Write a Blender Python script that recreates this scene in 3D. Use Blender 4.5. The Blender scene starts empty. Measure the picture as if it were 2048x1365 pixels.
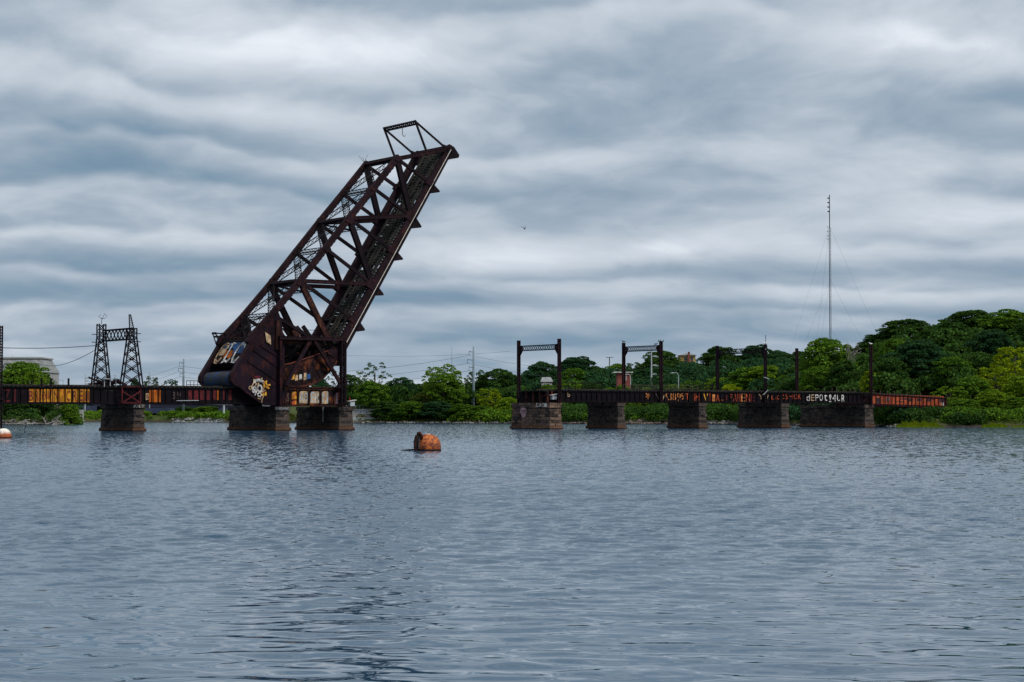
import bpy, math, random
import numpy as np
from mathutils import Vector, Matrix
R = math.radians
sc = bpy.context.scene
col = sc.collection

# ------------------------------------------------------------------ camera
F = 3982.0; H = 2.4; PITCH = math.atan(145.5 / F); TH = R(35.2)
cam_d = bpy.data.cameras.new('camera'); cam_d.lens = 36 * F / 2048; cam_d.sensor_width = 36
cam_d.clip_start = 0.5; cam_d.clip_end = 9000
cam = bpy.data.objects.new('camera', cam_d); col.objects.link(cam)
cam.location = (0, 0, H); cam.rotation_euler = (math.pi / 2 + PITCH, 0, 0)
sc.camera = cam
sc.view_settings.view_transform = 'Standard'; sc.view_settings.look = 'None'
sc.view_settings.exposure = 0.22; sc.view_settings.gamma = 1.0
sc.cycles.max_bounces = 6; sc.cycles.transparent_max_bounces = 8

# ------------------------------------------------------------------ sun and sky
SUN_EL, SUN_AZ = R(48), R(128)          # azimuth from +y (away from the camera) towards +x
sd = bpy.data.lights.new('sun', 'SUN'); sd.energy = 2.3; sd.angle = R(14); sd.color = (1.0, .95, .88)
sun = bpy.data.objects.new('sun', sd); col.objects.link(sun)
to_sun = Vector((math.cos(SUN_EL) * math.sin(SUN_AZ), math.cos(SUN_EL) * math.cos(SUN_AZ), math.sin(SUN_EL)))
sun.rotation_euler = (-to_sun).to_track_quat('-Z', 'Y').to_euler(); sun.location = (60, -80, 120)


class NT:
    """small helper to write node trees"""
    def __init__(s, tree): s.t = tree; s.n = tree.nodes; s.l = tree.links
    def node(s, typ, **kw):
        nd = s.n.new(typ)
        for k, v in kw.items(): setattr(nd, k, v)
        return nd
    def put(s, sock, v):
        if isinstance(v, bpy.types.NodeSocket): s.l.new(v, sock)
        elif v is not None:
            if isinstance(v, (tuple, list)) and len(v) == 3 and sock.type == 'RGBA': v = (*v, 1)
            sock.default_value = v
    def math(s, op, a, b=None, c=None, clamp=False):
        nd = s.node('ShaderNodeMath', operation=op); nd.use_clamp = clamp
        s.put(nd.inputs[0], a)
        if b is not None: s.put(nd.inputs[1], b)
        if c is not None: s.put(nd.inputs[2], c)
        return nd.outputs[0]
    def mix(s, f, a, b, blend='MIX'):
        nd = s.node('ShaderNodeMix', data_type='RGBA', blend_type=blend)
        s.put(nd.inputs[0], f); s.put(nd.inputs[6], a); s.put(nd.inputs[7], b)
        return nd.outputs[2]
    def noise(s, vec, scale, detail=4, rough=.55, dist=0, w=None):
        nd = s.node('ShaderNodeTexNoise')
        s.put(nd.inputs['Vector'], vec); nd.inputs['Scale'].default_value = scale
        nd.inputs['Detail'].default_value = detail; nd.inputs['Roughness'].default_value = rough
        nd.inputs['Distortion'].default_value = dist
        return nd.outputs[0]
    def mapping(s, vec, scale=(1, 1, 1), loc=(0, 0, 0), rot=(0, 0, 0)):
        nd = s.node('ShaderNodeMapping'); s.put(nd.inputs['Vector'], vec)
        nd.inputs['Scale'].default_value = scale; nd.inputs['Location'].default_value = loc
        nd.inputs['Rotation'].default_value = rot
        return nd.outputs[0]
    def smooth(s, v, lo, hi, a=0., b=1.):
        nd = s.node('ShaderNodeMapRange', interpolation_type='SMOOTHSTEP')
        s.put(nd.inputs[0], v)
        for i, x in zip((1, 2, 3, 4), (lo, hi, a, b)): s.put(nd.inputs[i], x)
        return nd.outputs[0]
    def ramp(s, v, stops):
        nd = s.node('ShaderNodeValToRGB'); s.put(nd.inputs[0], v)
        e = nd.color_ramp.elements
        while len(e) < len(stops): e.new(.5)
        for el, (p, c) in zip(e, stops): el.position = p; el.color = (*c, 1)
        return nd.outputs[0]
    def sep(s, v):
        nd = s.node('ShaderNodeSeparateXYZ'); s.put(nd.inputs[0], v); return nd.outputs
    def comb(s, x, y, z):
        nd = s.node('ShaderNodeCombineXYZ')
        for i, v in enumerate((x, y, z)): s.put(nd.inputs[i], v)
        return nd.outputs[0]


def ray(px, py):
    x = (px - 1024) / F; y = (682.5 - py) / F
    return Vector((x, math.cos(PITCH) - y * math.sin(PITCH), math.sin(PITCH) + y * math.cos(PITCH)))


world = bpy.data.worlds.new('World'); sc.world = world; world.use_nodes = True
w = NT(world.node_tree); w.n.clear()
d = w.node('ShaderNodeTexCoord').outputs['Generated']
dx, dy, dz = w.sep(d)
az = w.math('ARCTAN2', dx, dy)                       # 0 straight ahead of the shore
el = w.math('MAXIMUM', dz, 0.0)
lel = w.math('LOGARITHM', w.math('ADD', el, 0.085), 2.718)   # clouds pack together towards the horizon
vec = w.comb(w.math('MULTIPLY', az, 6.0), w.math('MULTIPLY', lel, 3.2), w.math('MULTIPLY', dy, .6))
warp = w.node('ShaderNodeTexNoise'); w.put(warp.inputs['Vector'], vec)
warp.inputs['Scale'].default_value = 1.2; warp.inputs['Detail'].default_value = 3
wv = w.node('ShaderNodeVectorMath', operation='MULTIPLY_ADD')
w.put(wv.inputs[0], warp.outputs['Color']); wv.inputs[1].default_value = (.8, .30, .5); w.put(wv.inputs[2], vec)
v2 = wv.outputs[0]
n1 = w.noise(w.mapping(v2, (.9, 1.1, 1), (3.1, 1.7, 0)), 1.0, 5, .52)
n2 = w.noise(w.mapping(v2, (2.0, 2.4, 1), (9.1, 4.7, 2)), 1.0, 6, .56)
n3 = w.noise(w.mapping(v2, (4.6, 5.2, 1), (1.1, 2.2, 5)), 1.0, 6, .58)
up = w.mapping(v2, (1, 1, 1), (0, .20, 0))
e1 = w.math('SUBTRACT', w.noise(v2, 1.7, 3, .48), w.noise(up, 1.7, 3, .48))       # lit tops and dark bellies of the rolls
e2 = w.math('SUBTRACT', w.noise(v2, 3.9, 4, .5), w.noise(w.mapping(v2, (1, 1, 1), (0, .09, 0)), 3.9, 4, .5))
ph = w.math('ADD', w.math('MULTIPLY', w.sep(vec)[1], 2.5), w.math('MULTIPLY', w.math('SUBTRACT', w.noise(w.mapping(vec, (.50, .30, 1), (7, 2, 1)), 1.0, 5, .55), .5), 5.5))
fr_ = w.math('FRACT', ph)
saw = w.math('SUBTRACT', w.smooth(w.math('MINIMUM', w.math('DIVIDE', fr_, .72), w.math('DIVIDE', w.math('SUBTRACT', 1.0, fr_), .28)), 0, 1), .5)
saw = w.math('MULTIPLY', saw, w.smooth(w.noise(w.mapping(vec, (.8, .8, 1), (2, 9, 3)), 1.0, 3, .5), .30, .70, .03, .155))
roll = w.math('ADD', w.math('MULTIPLY', e1, -.32), w.math('MULTIPLY', e2, -.10))
dens = w.math('ADD', w.math('MULTIPLY_ADD', n1, .30, .160), w.math('ADD', w.math('MULTIPLY_ADD', n2, .20, .03), w.math('MULTIPLY', n3, .13)))
# large bright breaks and dark bellies of this particular cloud deck
blobs = [(600, 95, 340, 85, .23), (1045, 500, 330, 65, .18), (1800, 80, 330, 100, .18), (60, 190, 160, 60, .04),
         (1500, 340, 420, 50, .05), (1900, 440, 300, 60, .09), (860, 330, 260, 60, .03), (330, 420, 330, 45, .05),
         (1330, 175, 430, 75, -.085), (150, 290, 420, 60, -.05), (100, 575, 300, 35, -.15), (760, 595, 300, 22, -.10),
         (1600, 545, 700, 22, -.11), (1100, 400, 700, 25, -.06), (1850, 210, 300, 40, -.07), (1000, 15, 330, 40, -.03),
         (900, 690, 700, 18, -.06), (500, 650, 300, 15, .05), (1500, 470, 240, 35, .03)]
for (bx, by, sx, sy, amp) in blobs:
    r0 = ray(bx, by); r0.normalize(); a0 = math.atan2(r0.x, r0.y)
    u_ = w.math('DIVIDE', w.math('SUBTRACT', az, a0), sx / F)
    k_ = w.math('DIVIDE', w.math('SUBTRACT', dz, r0.z), sy / F)
    q = w.math('ADD', w.math('MULTIPLY', u_, u_), w.math('MULTIPLY', k_, k_))
    g = w.math('MULTIPLY', w.math('EXPONENT', w.math('MULTIPLY', q, -1.0)), amp)
    front = w.math('GREATER_THAN', dy, 0.0)
    dens = w.math('ADD', dens, w.math('MULTIPLY', g, front))
dens = w.math('ADD', dens, w.math('ADD', w.math('MULTIPLY', roll, .75), saw))
dens = w.math('ADD', dens, w.smooth(dz, .20, .60, 0, .17))     # an overcast sky is brightest overhead
cloud = w.ramp(dens, [(.28, (.13, .22, .32)), (.39, (.21, .295, .38)), (.48, (.30, .37, .45)), (.56, (.42, .48, .55)),
                      (.65, (.53, .585, .65)), (.77, (.72, .76, .82))])
nish = w.node('ShaderNodeTexSky', sky_type='NISHITA'); nish.sun_disc = False
nish.sun_elevation = SUN_EL; nish.sun_rotation = SUN_AZ
skyc = w.mix(1.0, nish.outputs[0], (.10, .10, .10), 'MULTIPLY')
cover = w.smooth(dens, .18, .36, .86, 1.0)
colr = w.mix(cover, skyc, cloud)
bg = w.node('ShaderNodeBackground'); w.put(bg.inputs[0], colr); bg.inputs[1].default_value = 1.0
w.l.new(bg.outputs[0], w.node('ShaderNodeOutputWorld').inputs[0])
world.cycles.sampling_method = 'MANUAL'; world.cycles.sample_map_resolution = 1024

# ------------------------------------------------------------------ coordinates
U3 = Vector((math.cos(TH), math.sin(TH), 0)); N3 = Vector((math.sin(TH), -math.cos(TH), 0)); P0 = Vector((0, 308.8, 0))
CAMP = Vector((0, 0, H))


def S(px, py, wd=0.0):
    """the point of the bridge's vertical plane wd metres behind its near face, as (s, z)"""
    dd = ray(px, py); Q = P0 - wd * N3
    k = (Q - CAMP).dot(N3) / dd.dot(N3)
    P = CAMP + k * dd
    return ((P - P0).dot(U3), P.z)


def W(px, py, D):
    """world point at distance D (along y)"""
    dd = ray(px, py); return CAMP + dd * (D / dd.y)


def BW(s, wd, z): return P0 + s * U3 - wd * N3 + Vector((0, 0, z))


# ------------------------------------------------------------------ materials
def new_mat(name):
    m = bpy.data.materials.new(name); m.use_nodes = True
    t = NT(m.node_tree); t.n.clear()
    out = t.node('ShaderNodeOutputMaterial')
    b = t.node('ShaderNodeBsdfPrincipled'); t.l.new(b.outputs[0], out.inputs[0])
    return m, t, b, out


def simple(name, c, rough=.7, var=.25, scale=3.0, metal=0.0, spec=.3):
    m, t, b, o = new_mat(name)
    v = t.node('ShaderNodeTexCoord').outputs['Object']
    n = t.noise(v, scale, 5)
    lo = tuple(x * (1 - var) for x in c); hi = tuple(min(1, x * (1 + var)) for x in c)
    t.put(b.inputs['Base Color'], t.mix(t.smooth(n, .35, .65), lo, hi))
    b.inputs['Roughness'].default_value = rough; b.inputs['Metallic'].default_value = metal
    b.inputs['Specular IOR Level'].default_value = spec
    return m


def rusty(name, base, rust=(.16, .045, .015), amount=.45, scale=1.0, streak=True, paint=None):
    m, t, b, o = new_mat(name)
    v = t.node('ShaderNodeTexCoord').outputs['Object']
    n = t.noise(v, 1.3 * scale, 8, .68)
    n2 = t.noise(t.mapping(v, (2.2, 2.2, .35)) if streak else v, 1.7 * scale, 6, .65)
    f = t.math('ADD', t.math('MULTIPLY', n, .6), t.math('MULTIPLY', n2, .4))
    c = t.mix(t.smooth(t.noise(v, .55 * scale, 4), .35, .68), tuple(x * .55 for x in base), tuple(x * 1.35 for x in base))
    c = t.mix(t.smooth(f, 1 - amount - .10, 1 - amount + .10), c, rust)
    c = t.mix(t.smooth(t.noise(v, 5 * scale, 3), .66, .72), c, tuple(x * .3 for x in base))
    t.put(b.inputs['Base Color'], c); b.inputs['Roughness'].default_value = .82
    b.inputs['Specular IOR Level'].default_value = .12
    bp = t.node('ShaderNodeBump'); t.put(bp.inputs['Height'], f); bp.inputs['Distance'].default_value = .05
    bp.inputs['Strength'].default_value = .5; t.l.new(bp.outputs[0], b.inputs['Normal'])
    return m


def stone(name, c1, c2, stain=.6, mortar=(.012, .011, .011)):
    m, t, b, o = new_mat(name)
    v = t.node('ShaderNodeTexCoord').outputs['Object']
    x, y, z = t.sep(v)
    uv = t.comb(t.math('ADD', x, y), z, 0.0)
    br = t.node('ShaderNodeTexBrick'); t.put(br.inputs['Vector'], uv)
    br.offset = .5; br.squash = 1.0
    br.inputs['Scale'].default_value = 1.0; br.inputs['Brick Width'].default_value = 1.15
    br.inputs['Row Height'].default_value = .47; br.inputs['Mortar Size'].default_value = .035
    br.inputs['Mortar Smooth'].default_value = .3; br.inputs['Bias'].default_value = .1
    br.inputs['Color1'].default_value = (*c1, 1); br.inputs['Color2'].default_value = (*c2, 1)
    br.inputs['Mortar'].default_value = (*mortar, 1)
    n = t.noise(v, .8, 6, .65); n2 = t.noise(v, 4.0, 6, .7)
    c = t.mix(t.smooth(n, .46, .62), br.outputs[0], t.mix(.6, br.outputs[0], tuple(x_ * .20 for x_ in c1)))
    c = t.mix(t.math('MULTIPLY', t.smooth(n2, .57, .68), .8), c, (.22, .20, .17))
    # rusty tide line and dark wet foot
    tide = t.math('MULTIPLY', t.smooth(t.math('ADD', z, t.math('MULTIPLY', n2, .5)), .35, 1.15, 1, 0), stain)
    c = t.mix(tide, c, (.13, .045, .012))
    wet = t.smooth(t.math('ADD', z, t.math('MULTIPLY', n2, .2)), .16, .32, 1, 0)
    c = t.mix(wet, c, (.012, .010, .008))
    t.put(b.inputs['Base Color'], c); b.inputs['Roughness'].default_value = .9
    b.inputs['Specular IOR Level'].default_value = .2
    hgt = t.math('ADD', t.math('MULTIPLY', br.outputs['Fac'], -.5), t.math('MULTIPLY', n2, .8))
    bp = t.node('ShaderNodeBump'); t.put(bp.inputs['Height'], hgt); bp.inputs['Distance'].default_value = .12
    bp.inputs['Strength'].default_value = .9; t.l.new(bp.outputs[0], b.inputs['Normal'])
    return m


def leafmat(name, c, c2, var=1.0):
    m, t, b, o = new_mat(name); t.n.remove(b)
    g = t.node('ShaderNodeNewGeometry'); oi = t.node('ShaderNodeObjectInfo')
    v = t.node('ShaderNodeTexCoord').outputs['Object']
    f = t.math('ADD', t.math('MULTIPLY', g.outputs['Random Per Island'], .45),
               t.math('ADD', t.math('MULTIPLY', t.noise(v, .45, 3), .75), t.math('MULTIPLY', oi.outputs['Random'], .25)))
    cc = t.mix(t.smooth(f, .40, .98), c, c2)
    cc = t.mix(t.math('MULTIPLY', t.smooth(g.outputs['Random Per Island'], .86, 1.0), .6), cc, tuple(min(1, x * 2.0) for x in c2))
    df = t.node('ShaderNodeBsdfDiffuse'); t.put(df.inputs[0], cc)
    tr = t.node('ShaderNodeBsdfTranslucent'); t.put(tr.inputs[0], t.mix(.5, cc, (.10, .16, .01)))
    mx = t.node('ShaderNodeMixShader'); mx.inputs[0].default_value = .22
    t.l.new(df.outputs[0], mx.inputs[1]); t.l.new(tr.outputs[0], mx.inputs[2]); t.l.new(mx.outputs[0], o.inputs[0])
    return m


M = {}
M['steel'] = rusty('dark_rusted_steel', (.010, .0055, .0085), (.055, .017, .012), .36)
M['chord'] = rusty('maroon_rusted_steel', (.014, .006, .009), (.070, .021, .014), .40)
M['brace'] = rusty('sooty_steel', (.010, .007, .009), (.035, .012, .010), .34)
M['orange'] = rusty('orange_rusted_steel', (.030, .013, .012), (.22, .06, .015), .40, 1.3)
M['girder'] = rusty('girder_steel', (.005, .0035, .006), (.040, .009, .010), .36, .8)
M['girder_red'] = rusty('dark_red_girder_steel', (.022, .006, .010), (.07, .014, .012), .42, .8)
M['plate'] = rusty('riveted_side_plate', (.010, .005, .010), (.055, .015, .012), .42, .5)
M['segment'] = rusty('rusty_segment_plate', (.014, .007, .009), (.24, .065, .016), .41, .55, False)
M['tie'] = simple('weathered_tie', (.016, .019, .015), .9, .7, 2.5)
M['tieiron'] = rusty('rail_steel', (.035, .030, .028), (.09, .05, .03), .4, 2)
M['sky_gap_line'] = simple('pale_gap_line', (.62, .57, .50), .5, .2, 1.0)  # pale tone of the sky gap beside the bottom chord
M['stone'] = stone('pier_stone', (.085, .060, .047), (.016, .013, .014), .5, (.075, .070, .064))
M['stone_brown'] = stone('brown_pier_stone', (.22, .140, .100), (.026, .021, .020), .5)
M['yellow'] = rusty('faded_yellow_paint', (.52, .25, .016), (.33, .085, .014), .50, 1.6)
M['orangepaint'] = rusty('orange_paint', (.48, .13, .015), (.30, .06, .012), .48, 1.6)
M['redpaint'] = rusty('red_paint', (.30, .055, .025), (.36, .10, .035), .47, 1.3)
M['darkred'] = rusty('dark_red_paint', (.115, .016, .020), (.06, .012, .014), .5, 1.3)
M['brownpaint'] = simple('brown_paint', (.10, .022, .014), .8, .35, 2)
M['darkpaint'] = simple('dark_purple_paint', (.035, .014, .022), .8, .4, 2)
M['white'] = rusty('white_paint', (.60, .58, .55), (.10, .06, .05), .40, 2.4)
M['tan'] = rusty('tan_paint', (.46, .32, .19), (.10, .05, .03), .40, 2.4)
M['gorange'] = rusty('orange_spray', (.50, .19, .06), (.08, .03, .02), .40, 2.4)
M['gred'] = rusty('red_spray', (.40, .075, .03), (.06, .02, .015), .40, 2.4)
M['gdim'] = simple('dim_spray', (.085, .055, .06), .8, .4, 2.5)
M['gyel'] = simple('yellow_spray', (.62, .30, .03), .8, .3, 2)
M['pink'] = simple('pink_paint', (.34, .21, .24), .8, .3, 2)
M['blue'] = rusty('blue_paint', (.020, .075, .20), (.10, .07, .05), .42, 1.2)
M['foot'] = rusty('painted_concrete_foot', (.010, .045, .13), (.045, .040, .030), .52, .7, False)
M['black'] = simple('black_paint', (.010, .010, .014), .8, .3)
M['galv'] = simple('galvanised_steel', (.36, .40, .42), .5, .12, .5)
M['greypole'] = simple('grey_pole_paint', (.16, .21, .24), .5, .15, .5)
M['wood'] = simple('pole_wood', (.07, .05, .04), .9, .3)
M['wire'] = simple('wire', (.05, .07, .09), .6, .1)
M['concrete'] = simple('concrete', (.30, .31, .31), .9, .2, .6)
M['purple'] = simple('purple_girder_paint', (.045, .040, .085), .6, .15, .3)
M['navy'] = simple('shaded_navy_paint', (.030, .042, .085), .7, .15, .3)  # dark blue paint, also carrying the shade of the viaduct's underside
M['siding'] = simple('pale_siding', (.30, .30, .29), .8, .08, .4)
M['roofgrey'] = simple('grey_shingle', (.20, .21, .21), .9, .2, 1)
M['glass'] = simple('dark_window', (.03, .04, .05), .2, .2, .5, 0, .6)
M['brick'] = simple('red_brick', (.20, .055, .045), .9, .2, 1)
M['mustard'] = simple('mustard_siding', (.42, .28, .10), .8, .1, .5)
M['gull'] = simple('gull_dark', (.05, .05, .055), .8, .2)
M['gullw'] = simple('gull_white', (.70, .70, .70), .8, .1)
M['bark'] = simple('bark', (.06, .048, .038), .95, .3)
M['deadwood'] = simple('bleached_wood', (.24, .22, .19), .9, .25)
M['rock'] = simple('rock', (.13, .125, .12), .95, .6, .35)
M['carwhite'] = simple('white_car_paint', (.75, .76, .78), .3, .05, 1, 0, .5)
M['tyre'] = simple('tyre', (.02, .02, .02), .9, .1)
M['leaf_dark'] = leafmat('dark_foliage', (.012, .040, .013), (.046, .100, .020))
M['leaf_blue'] = leafmat('blue_green_foliage', (.010, .038, .021), (.034, .088, .034))
M['leaf_mid'] = leafmat('mid_green_foliage', (.030, .085, .012), (.105, .195, .018))
M['leaf_light'] = leafmat('light_green_foliage', (.060, .135, .012), (.17, .26, .016))
M['leaf_yellow'] = leafmat('yellow_green_foliage', (.10, .17, .008), (.27, .33, .010))
M['leaf_olive'] = leafmat('olive_foliage', (.045, .060, .014), (.12, .12, .022))
M['reed'] = leafmat('reed_green', (.10, .17, .008), (.22, .28, .012))


# ------------------------------------------------------------------ mesh building
class MB:
    def __init__(s): s.v = []; s.f = []
    def poly(s, vs, fs):
        o = len(s.v); s.v += [tuple(x) for x in vs]; s.f += [tuple(i + o for i in f) for f in fs]; return s
    def box(s, a, b):
        (x0, y0, z0), (x1, y1, z1) = a, b
        return s.poly([(x0, y0, z0), (x1, y0, z0), (x1, y1, z0), (x0, y1, z0), (x0, y0, z1), (x1, y0, z1), (x1, y1, z1), (x0, y1, z1)],
                      [(0, 3, 2, 1), (4, 5, 6, 7), (0, 1, 5, 4), (1, 2, 6, 5), (2, 3, 7, 6), (3, 0, 4, 7)])
    def bar(s, p, q, a, b, hint=(0, 1, 0), a2=None):
        """box beam p-q; b wide along hint, a wide along the third direction"""
        p = Vector(p); q = Vector(q); dd = (q - p)
        if dd.length < 1e-6: return s
        dd.normalize(); h = Vector(hint); h = h - dd * h.dot(dd)
        if h.length < 1e-3: h = Vector((1, 0, 0)) - dd * dd.x
        h.normalize(); c = dd.cross(h); a2 = a if a2 is None else a2
        vs = []
        for P, A in ((p, a), (q, a2)):
            for i, j in ((-1, -1), (1, -1), (1, 1), (-1, 1)): vs.append(P + c * (i * A / 2) + h * (j * b / 2))
        return s.poly(vs, [(0, 3, 2, 1), (4, 5, 6, 7), (0, 1, 5, 4), (1, 2, 6, 5), (2, 3, 7, 6), (3, 0, 4, 7)])
    def channel(s, p, q, a, b, hint=(0, 1, 0), t=.06):
        """built-up box member: two plates with an open laced side between flanges"""
        p = Vector(p); q = Vector(q); dd = (q - p).normalized(); h = Vector(hint); h = (h - dd * h.dot(dd)).normalized(); c = dd.cross(h)
        s.bar(p - h * (b / 2 - t), q - h * (b / 2 - t), a, t * 2, hint); s.bar(p + h * (b / 2 - t), q + h * (b / 2 - t), a, t * 2, hint)
        s.bar(p + c * (a / 2 - t), q + c * (a / 2 - t), t, b + .10, hint); s.bar(p - c * (a / 2 - t), q - c * (a / 2 - t), t, b + .10, hint)
        return s
    def lace(s, p, q, wv, th=.07, n=None, cross=False, edge=.10, dep=.08):
        p = Vector(p); q = Vector(q); wv = Vector(wv); L = (q - p).length; wd = wv.length
        dd = (q - p).normalized(); hint = dd.cross(wv)
        s.bar(p - wv / 2, q - wv / 2, edge, dep, hint); s.bar(p + wv / 2, q + wv / 2, edge, dep, hint)
        n = n or max(2, int(round(L / (wd * .9))))
        for i in range(n):
            a = p + (q - p) * (i / n); b = p + (q - p) * ((i + 1) / n); sg = 1 if i % 2 else -1
            s.bar(a + wv / 2 * sg, b - wv / 2 * sg, th, dep * .6, hint)
            if cross: s.bar(a - wv / 2 * sg, b + wv / 2 * sg, th, dep * .6, hint)
        return s
    def tube(s, pts, r, k=6, cap=True):
        pts = [Vector(p) for p in pts]; n = len(pts)
        rs = r if isinstance(r, (list, tuple)) else [r] * n
        o = len(s.v); up = Vector((0, 0, 1))
        for i, P in enumerate(pts):
            dd = (pts[min(i + 1, n - 1)] - pts[max(i - 1, 0)])
            dd = dd.normalized() if dd.length > 1e-9 else up
            h = up if abs(dd.z) < .9 else Vector((1, 0, 0))
            a = dd.cross(h).normalized(); b = dd.cross(a)
            for j in range(k):
                t = 2 * math.pi * j / k; s.v.append(tuple(P + (a * math.cos(t) + b * math.sin(t)) * rs[i]))
        for i in range(n - 1):
            for j in range(k):
                j2 = (j + 1) % k; s.f.append((o + i * k + j, o + i * k + j2, o + (i + 1) * k + j2, o + (i + 1) * k + j))
        if cap: s.f.append(tuple(o + j for j in range(k))[::-1]); s.f.append(tuple(o + (n - 1) * k + j for j in range(k)))
        return s
    def prism(s, pts, ext):
        """closed outline extruded by the vector ext"""
        n = len(pts); e = Vector(ext); vs = [Vector(p) for p in pts]
        o = len(s.v); s.v += [tuple(p) for p in vs] + [tuple(p + e) for p in vs]
        s.f.append(tuple(range(o, o + n))[::-1]); s.f.append(tuple(range(o + n, o + 2 * n)))
        for i in range(n): j = (i + 1) % n; s.f.append((o + i, o + j, o + n + j, o + n + i))
        return s
    def strip(s, pts, wid, nrm, th=.03):
        """flat painted stroke along 3d points lying in a plane with normal nrm"""
        nv = Vector(nrm).normalized(); ps = [Vector(p) for p in pts]
        for a, b in zip(ps[:-1], ps[1:]):
            dd = (b - a); L = dd.length
            if L < 1e-5: continue
            dd.normalize(); c = dd.cross(nv)
            a2 = a - dd * wid * .25; b2 = b + dd * wid * .25
            s.prism([a2 - c * wid / 2, b2 - c * wid / 2, b2 + c * wid / 2, a2 + c * wid / 2], nv * th)
        return s
    def ball(s, c, r, nu=16, nv=10, sc_=(1, 1, 1), z0=-1.0):
        o = len(s.v); c = Vector(c)
        for i in range(nv + 1):
            th = math.pi * i / nv; zz = max(math.cos(th), z0)
            for j in range(nu):
                ph = 2 * math.pi * j / nu
                s.v.append((c.x + r * sc_[0] * math.sin(th) * math.cos(ph), c.y + r * sc_[1] * math.sin(th) * math.sin(ph), c.z + r * sc_[2] * zz))
        for i in range(nv):
            for j in range(nu):
                j2 = (j + 1) % nu; s.f.append((o + i * nu + j, o + (i + 1) * nu + j, o + (i + 1) * nu + j2, o + i * nu + j2))
        return s


def thing(name, label, cat, loc=(0, 0, 0), rz=0.0, group=None):
    o = bpy.data.objects.new(name, None); col.objects.link(o); o.empty_display_size = .5
    o.location = loc; o.rotation_euler = (0, 0, rz); o['label'] = label; o['category'] = cat
    if group: o['group'] = group
    return o


def tag(o, label, cat, group=None, kind=None):
    if label: o['label'] = label
    if cat: o['category'] = cat
    if group: o['group'] = group
    if kind: o['kind'] = kind
    return o


def obj(name, mb, mat, parent=None, off=(0, 0, 0), smooth=False, loc=None, rz=0.0):
    me = bpy.data.meshes.new(name); o_ = Vector(off)
    me.from_pydata([tuple(Vector(v) - o_) for v in mb.v], [], mb.f); me.validate(); me.update()
    me.materials.append(mat)
    if smooth: me.polygons.foreach_set('use_smooth', [True] * len(me.polygons))
    o = bpy.data.objects.new(name, me); col.objects.link(o)
    if parent: o.parent = parent
    if loc is not None: o.location = loc; o.rotation_euler = (0, 0, rz)
    return o


class BT:
    """a thing standing on the bridge line: parts are written in (s, w, z) coordinates"""
    def __init__(s, name, label, cat, o=(0, 0, 0), group=None):
        s.o = Vector(o); s.e = thing(name, label, cat, BW(*o), TH, group)
    def part(s, name, mb, mat, parent=None, smooth=False, label=None):
        p = obj(name, mb, mat, parent or s.e, s.o, smooth)
        if label: p['label'] = label
        return p


class WT:
    """the same in world coordinates"""
    def __init__(s, name, label, cat, o=(0, 0, 0), group=None):
        s.o = Vector(o); s.e = thing(name, label, cat, s.o, 0, group)
    part = BT.part


_font_cache = {}
def glyph(ch):
    """outline triangles of a character, scaled to the unit box"""
    if ch not in _font_cache:
        cu = bpy.data.curves.new('g', 'FONT'); cu.body = ch; cu.resolution_u = 3
        ob = bpy.data.objects.new('g', cu); col.objects.link(ob)
        bpy.context.view_layer.update()
        me = bpy.data.meshes.new_from_object(ob.evaluated_get(bpy.context.evaluated_depsgraph_get()))
        vs = np.array([v.co[:] for v in me.vertices]); fs = [tuple(p.vertices) for p in me.polygons]
        mn = vs.min(0); mx = vs.max(0); vs[:, 0] = (vs[:, 0] - mn[0]) / (mx[0] - mn[0]); vs[:, 1] = (vs[:, 1] - mn[1]) / (mx[1] - mn[1])
        _font_cache[ch] = (vs, fs)
        bpy.data.objects.remove(ob); bpy.data.meshes.remove(me); bpy.data.curves.remove(cu)
    return _font_cache[ch]


def letter(ch, P, X, Y, th=.02):
    """letter filling the parallelogram at P spanned by X (right) and Y (up), th thick"""
    vs, fs = glyph(ch); P = Vector(P); X = Vector(X); Y = Vector(Y); nn = X.cross(Y).normalized() * th
    m = MB(); n = len(vs)
    top = [P + X * v[0] + Y * v[1] + nn for v in vs]; bot = [P + X * v[0] + Y * v[1] for v in vs]
    edges = {}
    for f in fs:
        for a, b in zip(f, f[1:] + f[:1]): edges[(a, b)] = edges.get((a, b), 0) + 1
    fs2 = list(fs) + [tuple(i + n for i in f[::-1]) for f in fs]
    for (a, b) in edges:
        if (b, a) not in edges: fs2.append((b, a, a + n, b + n))
    return m.poly(top + bot, fs2)


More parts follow.
